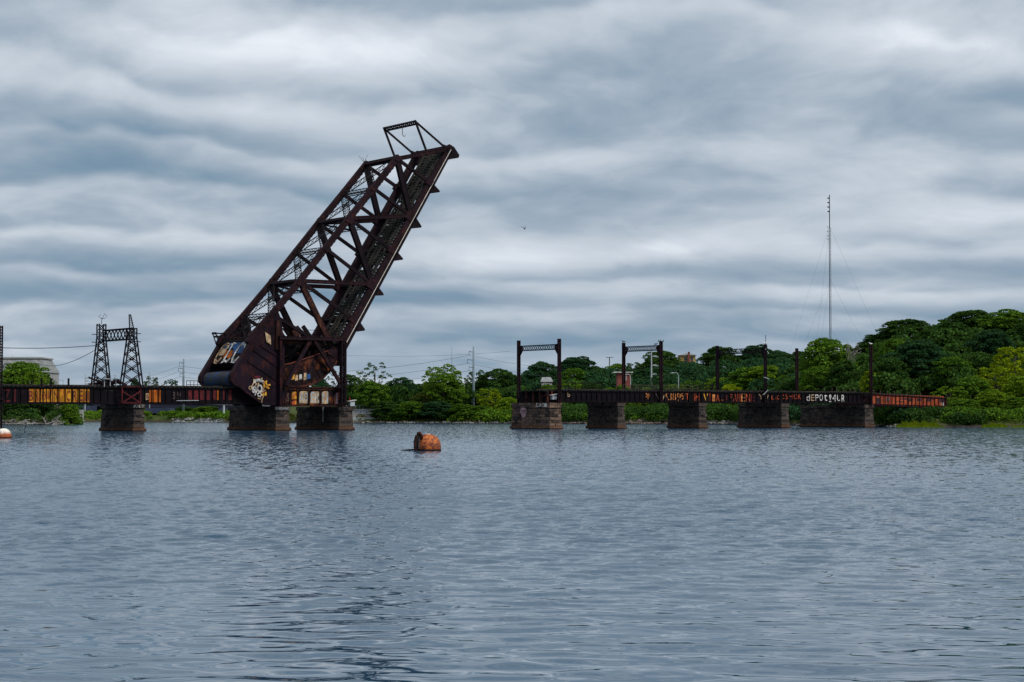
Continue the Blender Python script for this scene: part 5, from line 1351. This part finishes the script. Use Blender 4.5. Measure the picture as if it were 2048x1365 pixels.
# ------------------------------------------------------------------ gulls
def gull_body(m, c, d, sc_=1.0, k=8):
    c = Vector(c); d = Vector(d)
    sp = [(-.34, .02, .01), (-.24, .0, .03), (-.12, .0, .075), (.02, .0, .09), (.14, .03, .075), (.20, .09, .045), (.23, .13, .045), (.28, .145, .04), (.31, .14, .018), (.37, .13, .006)]
    m.tube([c + d * a_ * sc_ + Vector((0, 0, b_ * sc_)) for a_, b_, r in sp], [r * sc_ for a_, b_, r in sp], k)
def perched(pos, face, label, mat):
    T = thing('gull', label, 'bird', pos, 0, 'gulls on the bridge'); m = MB(); c = Vector((0, 0, .20)); d = Vector((face, 0, .05)).normalized()
    gull_body(m, c, d, 1.15); obj('body', m, mat, T, (0, 0, 0), True)
    m = MB(); m.tube([(-.03, 0, 0), (-.03, 0, .14)], .015, 5); obj('leg', m, M['gorange'], T); m = MB(); m.tube([(.04, .05, 0), (.04, .05, .14)], .015, 5); obj('leg', m, M['gorange'], T)
T2 = RP2; perched(BW(T2[1], T2[2], T2[4]), -1, 'dark gull standing on the left post of the second wire portal', M['gull'])
perched(BW(T2[1], 1.0, T2[5] + .45), 1, 'dark gull standing on the beam of the second wire portal', M['gull'])
perched(BW(RP3[1], -.35, RP3[3]), 1, 'white gull standing on the right post of the third wire portal', M['gullw'])
perched(BW(sW, -.35, zW), -1, 'white gull standing on the pole at the left end of the red span', M['gullw'])
pos = W(1049, 458, 230); T = thing('flying_gull', 'dark gull flying with raised wings in the middle of the sky', 'bird', pos)
m = MB(); gull_body(m, (0, 0, 0), Vector((.25, .95, .1)).normalized(), 1.0)
for sg, tip in ((-1, [(-.04, 0, .03), (-.14, 0, .16), (-.26, .02, .20), (-.36, .05, .22)]), (1, [(.03, 0, .03), (.10, 0, .14), (.14, 0, .24), (.15, .02, .32)])):
    for a_, b_ in zip(tip[:-1], tip[1:]): m.bar(a_, b_, .035, .16, (0, 1, 0))
obj('body', m, M['gull'], T, (0, 0, 0))

# ------------------------------------------------------------------ foliage
def leaf_mesh(name, pts, nrm, size, rng, mat, elong=1.35):
    n = len(pts)
    nr = nrm * .55 + rng.normal(size=(n, 3)) * .65; nr /= np.linalg.norm(nr, axis=1, keepdims=True) + 1e-9
    rv = rng.normal(size=(n, 3)); t1 = np.cross(nr, rv); t1 /= np.linalg.norm(t1, axis=1, keepdims=True) + 1e-9; t2 = np.cross(nr, t1)
    s_ = size * rng.uniform(.6, 1.3, (n, 1)); a_ = t1 * s_ * elong / 2; b_ = t2 * s_ / 2
    bend = nr * s_ * .18
    v = np.empty((n, 4, 3)); v[:, 0] = pts - a_ - bend; v[:, 1] = pts - b_ ; v[:, 2] = pts + a_ - bend; v[:, 3] = pts + b_
    me = bpy.data.meshes.new(name); me.vertices.add(n * 4); me.vertices.foreach_set('co', v.reshape(-1))
    me.loops.add(n * 4); me.loops.foreach_set('vertex_index', np.arange(n * 4)); me.polygons.add(n)
    me.polygons.foreach_set('loop_start', np.arange(0, n * 4, 4)); me.polygons.foreach_set('loop_total', np.full(n, 4))
    me.update(calc_edges=True); me.validate(); me.materials.append(mat); return me


def lobes_points(rng, centers, radii, dens):
    P = []; Nn = []
    for c, r in zip(centers, radii):
        n = max(8, int(dens * r * r)); d_ = rng.normal(size=(n, 3)); d_ /= np.linalg.norm(d_, axis=1, keepdims=True)
        d_[:, 2] = np.where(d_[:, 2] < -.35, -d_[:, 2], d_[:, 2])
        # each lobe is itself broken into twig tufts
        tf = rng.normal(size=(22, 3)); tf /= np.linalg.norm(tf, axis=1, keepdims=True); tf[:, 2] = np.abs(tf[:, 2]) * .9 - .1
        near = (d_ @ tf.T).max(axis=1)
        rr = r * (.70 + .36 * np.clip((near - .75) / .25, 0, 1) + rng.normal(scale=.07, size=n))
        P.append(c + d_ * rr[:, None] * np.array([1, 1, .82])); Nn.append(d_)
    return np.concatenate(P), np.concatenate(Nn)


def crown(seed, h=9., rad=5., nl=26, lr=(1.2, 2.1), dens=95, size=.36, shape='round', mat=None, name='crown', z0=3.):
    rng = np.random.default_rng(seed); C = []; Rr = []
    for i in range(nl):
        f_ = (i + .5) / nl; zf = 1 - f_ * 1.0
        if shape == 'round': prof = math.sqrt(max(.05, 1 - (2 * zf - .95) ** 2 * .92))
        elif shape == 'cone': prof = 1.05 - zf * .8
        elif shape == 'vase': prof = .35 + .75 * math.sin(min(1, zf * 1.1) * math.pi * .85)
        else: prof = math.sqrt(max(.05, 1 - (zf * .98) ** 2))
        a = i * 2.39996 + rng.uniform(-.4, .4); r_ = rad * prof * rng.uniform(.55, .92)
        q = rng.uniform(*lr); C.append((math.cos(a) * r_, math.sin(a) * r_, z0 + zf * (h - lr[0]) * rng.uniform(.92, 1.0) + q * .1)); Rr.append(q)
    C.append((0, 0, z0 + h * .45)); Rr.append(rad * (.62 if lr[0] > .5 else .30))
    P, Nn = lobes_points(rng, np.array(C), Rr, dens)
    sel = P[:, 2] > z0 - 1.2
    return leaf_mesh(name, P[sel], Nn[sel], size, rng, mat), np.array(C)


def trunk_mesh(seed, C, z0, zc, r=.32, mat=None, nb=7):
    rng = random.Random(seed); m = MB()
    m.tube([(0, 0, -.6), (.05, 0, z0 * .5), (-.05, .05, z0), (0, 0, zc)], [r * 1.3, r, r * .8, r * .35], 8)
    idx = rng.sample(range(len(C)), min(nb, len(C)))
    for i in idx:
        c = C[i]; st_ = Vector((0, 0, rng.uniform(z0 * .7, zc * .8))); e_ = Vector(c); md = st_.lerp(e_, .5) + Vector((0, 0, -.3))
        m.tube([st_, md, e_], [r * .4, r * .25, r * .08], 5)
    me = bpy.data.meshes.new('trunk'); me.from_pydata(m.v, [], m.f); me.update(); me.materials.append(mat or M['bark']); return me

PROTO = {}
def proto(kind, matname):
    key = (kind, matname)
    if key in PROTO: return PROTO[key]
    sd = sum(map(ord, kind + matname))
    spec = {'round': dict(h=9, rad=4.7, nl=70, lr=(.7, 1.35), shape='round', dens=190, size=.27, z0=3), 'broad': dict(h=8.5, rad=4.6, nl=80, lr=(.7, 1.25), shape='dome', dens=190, size=.27, z0=3.2),
            'tall': dict(h=9.5, rad=3.9, nl=70, lr=(.6, 1.2), shape='vase', dens=190, size=.27, z0=2.4), 'airy': dict(h=9.5, rad=4.6, nl=95, lr=(.35, .85), shape='vase', dens=170, size=.25, z0=2.4),
            'bush': dict(h=10.6, rad=4.6, nl=75, lr=(.8, 1.4), shape='dome', dens=170, size=.30, z0=1.2), 'sparse': dict(h=10, rad=3.8, nl=75, lr=(.22, .55), shape='vase', dens=150, size=.24, z0=1.8)}[kind]
    lr = spec.pop('lr', (1.2, 2.0)); cm, C = crown(sd, lr=lr, mat=M[matname], **spec)
    tm = trunk_mesh(sd, C, spec['z0'], spec['z0'] + spec['h'] * .75, .3, nb=9 if kind != 'sparse' else 20)
    PROTO[key] = (cm, tm); return PROTO[key]

rt = random.Random(5)
def tree(px, ytop, wpx, D, kind, mat, label, name='tree', cat='tree', group=None, base=None):
    """tree with its top at picture height ytop and crown wpx wide"""
    cm, tm = proto(kind, mat); b = land(px, D)
    if base is not None: b.z = base
    zt = zat(px, ytop, D); hh = max(2.0, zt - b.z); sx = wpx * D / F / 10.2; sz = hh / 12.3
    T = thing(name, label, cat, b, rt.uniform(0, 6.28), group)
    c = bpy.data.objects.new('crown', cm); col.objects.link(c); c.parent = T; c.scale = (sx, sx, sz)
    t_ = bpy.data.objects.new('trunk', tm); col.objects.link(t_); t_.parent = T; t_.scale = (sx, sx, sz)
    return T
TR = [
 # left bank
 (50, 721, 118, 455, 'round', 'leaf_mid', 'light green leafy tree standing in front of the grey mansard building'),
 (66, 738, 60, 448, 'airy', 'leaf_light', 'light green tree right beside the tree that hides the grey mansard building'),
 (8, 742, 70, 452, 'round', 'leaf_mid', 'mid green tree cut by the left edge beside the mansard building'),
 (30, 800, 60, 446, 'bush', 'leaf_dark', 'dark bushy tree under the left span in front of the parked cars'),
 (78, 792, 62, 444, 'round', 'leaf_dark', 'darker green tree under the yellow letters on the left bank'),
 (118, 788, 60, 442, 'airy', 'leaf_dark', 'dark green tree near the tip of the left bank'),
 (140, 800, 56, 440, 'bush', 'leaf_mid', 'yellowish tree hanging over the water at the tip of the left bank'),
 (104, 752, 30, 470, 'sparse', 'leaf_dark', 'thin dark tree top poking up right of the light green tree on the left bank'),
 (270, 754, 26, 620, 'round', 'leaf_blue', 'small dark tree top seen through the right lattice tower'),
 (302, 750.5, 38, 615, 'airy', 'leaf_dark', 'small tree top behind the deck at the plain street lamp'),
 (341, 756.5, 40, 610, 'airy', 'leaf_blue', 'small pointed tree top behind the deck left of the power pole'),
 (178, 815, 60, 640, 'bush', 'leaf_blue', 'blue green tree seen under the left span beside the concrete column'),
 (370, 819, 60, 585, 'bush', 'leaf_dark', 'dark tree under the purple viaduct at its middle'),
 (415, 822, 60, 580, 'bush', 'leaf_mid', 'green tree under the purple viaduct near the counterweight pier'),
 (320, 830, 50, 575, 'bush', 'leaf_mid', 'low green tree between the viaduct columns'),
 # middle bank
 (700, 746, 60, 540, 'round', 'leaf_dark', 'dark tree just right of the support frame'),
 (750, 717, 78, 530, 'sparse', 'leaf_dark', 'thin open tree with sky showing through its top right of the leaf'),
 (722, 738, 46, 535, 'sparse', 'leaf_mid', 'low open tree top between the support frame and the taller open tree'),
 (668, 735, 50, 520, 'sparse', 'leaf_dark', 'thin open tree seen through the gap under the curved segment'),
 (640, 752, 50, 515, 'round', 'leaf_blue', 'dark tree seen under the curved segment behind the track girder'),
 (742, 760, 78, 515, 'round', 'leaf_mid', 'rounded mid green tree above the low graffiti shed'),
 (800, 752, 70, 540, 'round', 'leaf_blue', 'dark rounded tree right of the open topped tree'),
 (836, 766, 56, 575, 'round', 'leaf_dark', 'low dark tree behind the small wooden pole'),
 (868, 762, 50, 570, 'round', 'leaf_blue', 'low dark tree left of the tall light green tree'),
 (848, 783, 56, 512, 'airy', 'leaf_olive', 'reddish olive tree in front of the tall light green tree'),
 (885, 724, 92, 520, 'airy', 'leaf_light', 'tall light green tree left of the grey power pole'),
 (888, 745, 90, 512, 'round', 'leaf_mid', 'full mid green tree in front of the tall light green tree'),
 (953, 738, 56, 530, 'airy', 'leaf_dark', 'dark tree with an open top just behind the grey power pole'),
 (998, 734, 92, 530, 'round', 'leaf_dark', 'large dark rounded tree between the power pole and the first wire portal'),
 (978, 773, 54, 505, 'airy', 'leaf_yellow', 'small yellow green tree right of the grey power pole'),
 (1016, 792, 54, 500, 'bush', 'leaf_light', 'light green bushy tree left of the pink painted pier'),
 (775, 800, 70, 510, 'bush', 'leaf_dark', 'dark bushy tree at the water right of the graffiti shed'),
 (822, 800, 76, 508, 'bush', 'leaf_mid', 'mid green bushy tree by the water under the dark rounded tree'),
 (875, 800, 74, 505, 'bush', 'leaf_blue', 'dark blue green bushy tree by the water in the middle of the bank'),
 (925, 806, 64, 503, 'bush', 'leaf_mid', 'mid green bushy tree by the water left of the power pole foot'),
 (962, 810, 60, 500, 'bush', 'leaf_mid', 'green bushy tree by the water below the small yellow green tree'),
 (1000, 820, 50, 496, 'bush', 'leaf_light', 'low yellowish bushy tree by the water left of the pink painted pier'),
 # behind the right viaduct
 (1083, 718, 76, 560, 'broad', 'leaf_blue', 'dark domed tree seen through the first wire portal'),
 (1153, 708, 92, 575, 'broad', 'leaf_blue', 'highest dark domed tree right of the first wire portal'),
 (1045, 752, 50, 540, 'round', 'leaf_blue', 'dark tree at the left post of the first wire portal'),
 (1150, 735, 70, 545, 'round', 'leaf_mid', 'mid green rounded tree below the highest dome right of the first portal'),
 (1200, 733, 70, 550, 'round', 'leaf_dark', 'dark rounded tree below the wooden pole on the skyline'),
 (1236, 726, 60, 590, 'round', 'leaf_mid', 'mid green tree behind the red brick building'),
 (1270, 723, 44, 570, 'airy', 'leaf_dark', 'dark open tree between the brick building and the second wire portal'),
 (1322, 696, 92, 545, 'broad', 'leaf_dark', 'very large dark domed tree behind the second wire portal'),
 (1290, 735, 60, 535, 'round', 'leaf_blue', 'dark tree in front of the large dome at the three tier lamp mast'),
 (1356, 745, 60, 530, 'bush', 'leaf_blue', 'dark bushy tree at the curved street lamp'),
 (1440, 688, 84, 560, 'broad', 'leaf_dark', 'large dark domed tree right of the yellow house'),
 (1425, 735, 60, 540, 'round', 'leaf_blue', 'blue green tree below the large dome right of the yellow house'),
 (1512, 684, 82, 570, 'broad', 'leaf_blue', 'dark domed tree behind the right post of the third portal'),
 (1558, 697, 76, 560, 'broad', 'leaf_blue', 'lower dark domed tree left of the plain rusty pole'),
 (1096, 764, 56, 512, 'bush', 'leaf_mid', 'mid green tree behind the railing in the first wire portal'),
 (1140, 757, 66, 515, 'airy', 'leaf_light', 'light green tree behind the railing right of the first wire portal'),
 (1185, 762, 60, 512, 'bush', 'leaf_dark', 'dark bushy tree behind the plain dark span'),
 (1220, 770, 44, 500, 'bush', 'leaf_mid', 'green bushy tree below the red brick building'),
 (1246, 765, 50, 492, 'bush', 'leaf_mid', 'green bushy tree in front of the foot of the red brick building'),
 (1293, 772, 46, 495, 'bush', 'leaf_light', 'low light green bush tree inside the second wire portal'),
 (1350, 765, 54, 500, 'airy', 'leaf_mid', 'mid green open tree left of the curved lamp foot'),
 (1385, 757, 46, 500, 'airy', 'leaf_mid', 'open green tree below the yellow house'),
 (1432, 751, 52, 490, 'airy', 'leaf_light', 'light yellowish open tree at the left post of the third portal'),
 (1490, 733, 90, 480, 'round', 'leaf_mid', 'mid green rounded tree inside the third wire portal'),
 (1528, 728, 86, 478, 'round', 'leaf_light', 'light green rounded tree at the right post of the third portal'),
 (1575, 745, 70, 470, 'bush', 'leaf_mid', 'olive green bushy tree left of the plain rusty pole'),
 (1462, 765, 56, 475, 'bush', 'leaf_yellow', 'low yellow green bush tree above the tall orange letters'),
 (1600, 700, 70, 500, 'round', 'leaf_dark', 'dark tree behind the plain rusty pole'),
 (1655, 673, 120, 440, 'round', 'leaf_mid', 'tall broad green tree below the radio mast'),
 (1640, 730, 96, 425, 'round', 'leaf_mid', 'rounded green tree in front of the tall broad tree below the radio mast'),
 (1688, 715, 80, 420, 'bush', 'leaf_dark', 'darker green tree right of the tall broad tree below the radio mast'),
 (1715, 690, 66, 470, 'airy', 'leaf_dark', 'dark open tree behind the bare dead tree'),
 (1752, 735, 66, 400, 'airy', 'leaf_yellow', 'yellow green tree right of the rusty pole with the white gull'),
 # right hill
 (1760, 664, 90, 470, 'broad', 'leaf_dark', 'dark domed tree on the left shoulder of the wooded hill'),
 (1815, 634, 130, 470, 'broad', 'leaf_dark', 'big dark domed tree on the crest of the hill left of the saddle'),
 (1868, 655, 90, 455, 'broad', 'leaf_dark', 'dark domed tree in the saddle of the wooded hill'),
 (1940, 615, 130, 450, 'broad', 'leaf_dark', 'highest dark domed tree on the crest of the hill'),
 (1905, 640, 100, 440, 'broad', 'leaf_dark', 'dark green tree stepping down left of the highest crest tree'),
 (2025, 615, 130, 440, 'broad', 'leaf_mid', 'green domed tree on the crest at the right edge'),
 (2060, 640, 110, 430, 'broad', 'leaf_dark', 'dark tree cut by the right edge below the crest'),
 (1985, 652, 100, 415, 'broad', 'leaf_blue', 'blue green domed tree below the highest crest tree'),
 (1790, 676, 80, 420, 'round', 'leaf_mid', 'mid green tree with yellow tips right of the rusty pole on the slope'),
 (1838, 672, 128, 405, 'broad', 'leaf_blue', 'very large blue green domed tree above the red span'),
 (1780, 710, 90, 400, 'round', 'leaf_dark', 'dark green tree right of the rusty pole above the red span'),
 (1905, 712, 90, 395, 'round', 'leaf_mid', 'mid green tree right of the big blue green dome'),
 (1955, 700, 90, 400, 'round', 'leaf_dark', 'dark green tree below the blue green dome on the right'),
 (2030, 684, 96, 385, 'airy', 'leaf_yellow', 'bright yellow green tree at the right edge, halfway up the hill'),
 (1990, 728, 86, 378, 'airy', 'leaf_yellow', 'bright yellow green tree left of and below the one at the right edge'),
 (2045, 748, 80, 372, 'round', 'leaf_light', 'light green tree at the right edge below the bright yellow one'),
 (1945, 752, 90, 375, 'round', 'leaf_mid', 'mid green tree on the lower slope between the dome and the bright trees'),
 (1900, 770, 80, 372, 'airy', 'leaf_light', 'light green tree where the red span ends in the wood'),
 (1985, 775, 84, 366, 'bush', 'leaf_light', 'light green bushy tree on the lower right bank'),
 (1930, 795, 90, 364, 'bush', 'leaf_mid', 'green bushy tree on the bank right of the red span end'),
 (2030, 790, 84, 364, 'bush', 'leaf_mid', 'green bushy tree on the bank at the right edge'),
 (1868, 812, 70, 366, 'bush', 'leaf_blue', 'dark bushy tree under the end of the red span'),
 (1815, 818, 90, 372, 'bush', 'leaf_dark', 'dark bushy tree under the middle of the red span'),
 (1775, 815, 66, 372, 'bush', 'leaf_mid', 'green bushy tree under the red span beside the longest pier'),
]
for (px, yt, wp, D, k, mt, lab) in TR: tree(px, yt, wp * (1.28 if k == 'broad' else 1.12), D, k, mt, lab)
# bare dead tree
b = land(1705, 430); T = WT('dead_tree', 'bare pale dead tree with thin branches left of the wooded hill', 'tree', b)
m = MB(); rr = random.Random(3); zt = zat(1705, 682, 430)
m.tube([b, Vector((b.x, b.y, b.z + (zt - b.z) * .55))], [.3, .16], 6); T.part('trunk', m, M['deadwood'])
m = MB()
for i in range(11):
    z0 = b.z + (zt - b.z) * rr.uniform(.4, .62); e_ = Vector((b.x + rr.uniform(-1.7, 1.7), b.y - rr.uniform(0, 3), b.z + (zt - b.z) * rr.uniform(.7, 1.0)))
    md = Vector((b.x, b.y, z0)).lerp(e_, .5) + Vector((rr.uniform(-.5, .5), 0, .3)); m.tube([(b.x, b.y, z0), md, e_], [.08, .05, .02], 4)
    for j in range(3): q = md.lerp(e_, rr.uniform(0, .8)); m.tube([q, q + Vector((rr.uniform(-1, 1), 0, rr.uniform(.2, 1.0)))], [.05, .02], 4)
T.part('branches', m, M['deadwood'])
# fallen branches on the left bank
for (px0, y0, px1, y1, lab, sd_) in ((92, 849, 84, 834, 'bleached bare branch leaning up on the left bank, leftmost of three', 1), (94, 849, 122, 831, 'long bleached bare branch slanting right on the left bank', 2), (104, 850, 132, 843, 'low bleached fallen log at the tip of the left bank', 3)):
    D = 428; A = W(px0, y0, D); Bq = W(px1, y1, D); A.z = max(A.z, .05); T = WT('fallen_branch', lab, 'driftwood', A, 'bleached branches on the left bank'); m = MB(); rr = random.Random(sd_)
    md = A.lerp(Bq, .5) + Vector((.3, 0, -.25)); m.tube([A, md, Bq], [.16, .11, .05], 5)
    for j in range(5): q = A.lerp(Bq, .3 + .13 * j); m.tube([q, q + Vector((rr.uniform(-.3, 1.1), 0, rr.uniform(.1, 1.1)))], [.06, .025], 4)
    T.part('wood', m, M['deadwood'])

# undergrowth, woodland filling and rocks --------------------------------------
def mass(name, label, cat, items, mat, dens, size, seed, kind='stuff', flat=.75):
    rng = np.random.default_rng(seed); C = []; Rr = []
    for (x_, y_, z_, r_) in items: C.append((x_, y_, z_)); Rr.append(r_)
    P, Nn = lobes_points(rng, np.array(C), Rr, dens)
    sel = P[:, 2] > .05; P, Nn = P[sel], Nn[sel]
    me = leaf_mesh(name, P, Nn, size, rng, mat); o = bpy.data.objects.new(name, me); col.objects.link(o); o['kind'] = kind; o['label'] = label; o['category'] = cat; return o
def under(px0, px1, n, e0, e1, r0, r1, seed, zoff=.2):
    rr = random.Random(seed); it = []
    for i in range(n):
        px = rr.uniform(px0, px1); e = rr.uniform(e0, e1); D = shore(px) + e; r_ = rr.uniform(r0, r1)
        it.append((bx(px, D), D, ground_z(px, D) + r_ * zoff, r_))
    return it
U = 'undergrowth'
mass(U, 'low bushes covering the left bank', U, under(-120, 138, 110, 2, 26, 1.0, 2.2, 1), M['leaf_dark'], 90, .34, 11)
mass(U, 'low bushes along the far bank under the left spans', U, under(140, 460, 190, 3, 30, .8, 1.7, 2), M['leaf_mid'], 75, .36, 12)
mass(U, 'yellowish grass and bushes on the bank round the graffiti shed', U, under(455, 760, 130, 2, 9, .5, 1.0, 3), M['leaf_olive'], 90, .30, 13)
mass(U, 'green bushes at the water between the middle pier and the pink painted pier', U, under(755, 1030, 170, 2, 22, 1.2, 2.4, 4), M['leaf_mid'], 90, .34, 14)
mass(U, 'yellow green shrubs along the middle bank', U, under(900, 1030, 60, 1, 8, .8, 1.7, 5), M['leaf_light'], 90, .34, 15)
mass(U, 'thick green bushes behind the piers of the right viaduct', U, under(1020, 1500, 330, 3, 34, 1.6, 3.1, 6), M['leaf_dark'], 80, .36, 16)
mass(U, 'light green shrubs behind the piers of the right viaduct', U, under(1110, 1480, 90, 2, 14, 1.0, 2.2, 7), M['leaf_mid'], 80, .36, 17)
mass(U, 'dark bushes behind the widest piers on the right', U, under(1480, 1800, 200, 3, 34, 1.6, 3.0, 8), M['leaf_blue'], 80, .36, 18)
mass(U, 'dark bushes under the red span behind the reeds', U, under(1745, 1960, 120, 2, 14, 1.2, 2.4, 29), M['leaf_dark'], 100, .30, 39)
mass(U, 'green bushes along the foot of the wooded hill', U, under(1860, 2350, 230, 3, 24, 1.2, 2.6, 9), M['leaf_mid'], 80, .34, 19)
def wood(px0, px1, n, e0, e1, h0, h1, seed):
    rr = random.Random(seed); it = []
    for i in range(n):
        px = rr.uniform(px0, px1); e = rr.uniform(e0, e1); D = shore(px) + e
        it.append((bx(px, D), D, ground_z(px, D) + rr.uniform(h0, h1), rr.uniform(2.2, 4.0)))
    return it
mass('woodland', 'unbroken dark wood filling the slopes behind the nearer trees on the right', 'woodland', wood(1560, 2500, 330, 35, 110, 1, 4.5, 21), M['leaf_dark'], 34, .55, 31)
mass('woodland', 'unbroken dark wood behind the right viaduct', 'woodland', wood(1020, 1600, 260, 45, 95, 1, 6, 22), M['leaf_blue'], 34, .55, 32)
mass('woodland', 'unbroken dark wood behind the trees of the middle bank', 'woodland', wood(690, 1040, 130, 22, 60, 1, 6, 23), M['leaf_dark'], 36, .5, 33)
mass('woodland', 'distant dark trees beyond the viaduct on the left', 'woodland', wood(130, 470, 130, 60, 110, 0, 2.2, 24), M['leaf_blue'], 34, .5, 34)
mass('woodland', 'trees running on beyond the left edge behind the parked cars', 'woodland', wood(-700, 90, 120, 24, 60, 0, 3, 25), M['leaf_dark'], 34, .5, 35)

def reeds(px0, px1, n, e0, e1, h, seed, label):
    rng = np.random.default_rng(seed); m = MB(); c_ = (px0 + px1) / 2
    for i in range(n):
        px = rng.uniform(px0, px1); D = shore(px) + rng.uniform(e0, e1); x_ = bx(px, D); q = max(.15, 1 - ((px - c_) / ((px1 - px0) / 2)) ** 4); hh = h * rng.uniform(.4, 1.15) * q * (.75 + .35 * math.sin(px * .55) * math.sin(px * .23 + 1)); lean = rng.uniform(-.45, .45)
        m.poly([(x_ - .035, D, -.05), (x_ + .035, D, -.05), (x_ + lean * .6 + .02, D, hh * .7), (x_ + lean, D + .05, hh)], [(0, 1, 2), (0, 2, 3)])
    o = obj('reed_bed', m, M['reed'], None); o['kind'] = 'stuff'; o['label'] = label; o['category'] = 'reeds'
reeds(1786, 1888, 6500, -1.5, 2.5, 1.15, 1, 'bright green reed bed at the waterline below the red span')
reeds(1962, 2016, 2600, -1.0, 2.0, .85, 2, 'small bright green reed bed near the right edge')
reeds(2016, 2100, 1600, -.5, 2.0, .6, 4, 'low fringe of reeds at the right edge')
reeds(1600, 1790, 1500, 0, 2.5, .4, 3, 'sparse grass at the waterline behind the longest pier')

def rocks(px0, px1, n, e0, e1, r0, r1, seed, label, mat):
    rr = random.Random(seed); m = MB()
    for i in range(n):
        px = rr.uniform(px0, px1); D = shore(px) + rr.uniform(e0, e1); r_ = rr.uniform(r0, r1); c = Vector((bx(px, D), D, max(0, ground_z(px, D)) + r_ * .2))
        vs = []; o = len(m.v)
        for (a_, b_, c_) in ((1, 0, 0), (-1, 0, 0), (0, 1, 0), (0, -1, 0), (0, 0, 1), (0, 0, -1), (.6, .6, .5), (-.6, -.6, .4), (.6, -.7, .4), (-.7, .6, .5)):
            vs.append(c + Vector((a_ * rr.uniform(.7, 1.3), b_ * rr.uniform(.7, 1.2), c_ * rr.uniform(.5, .9))) * r_)
        import itertools
        bmv = vs; m.poly(bmv, [(4, 6, 9), (4, 9, 7), (4, 7, 8), (4, 8, 6), (6, 0, 2), (6, 2, 9), (9, 2, 1), (9, 1, 7), (7, 1, 3), (7, 3, 8), (8, 3, 0), (8, 0, 6), (5, 2, 0), (5, 1, 2), (5, 3, 1), (5, 0, 3)])
    o = obj('riprap', m, mat, None); o['kind'] = 'stuff'; o['label'] = label; o['category'] = 'rocks'
rocks(-80, 140, 260, -1.5, 2.5, .2, .55, 1, 'broken rocks along the foot of the left bank', M['rock'])
rocks(345, 450, 300, -1.5, 3.0, .15, .42, 2, 'grey boulders along the far bank under the viaduct', simple('pale_rock', (.17, .18, .19), .95, .5, .4))
rocks(700, 1030, 260, -1.2, 1.2, .15, .45, 3, 'dark stones along the waterline of the middle bank', M['rock'])
rocks(1120, 1340, 260, -1.5, 2.0, .2, .6, 4, 'brown boulders on the bank between the narrow piers', simple('brown_rock', (.085, .065, .055), .95, .6, .5))
rocks(1400, 1500, 120, -1.5, 2.0, .2, .7, 5, 'dark boulders on the bank left of the wide pier', M['rock'])
rocks(1590, 1800, 160, -1.5, 1.0, .15, .4, 6, 'dark stones at the waterline behind the longest pier', M['rock'])
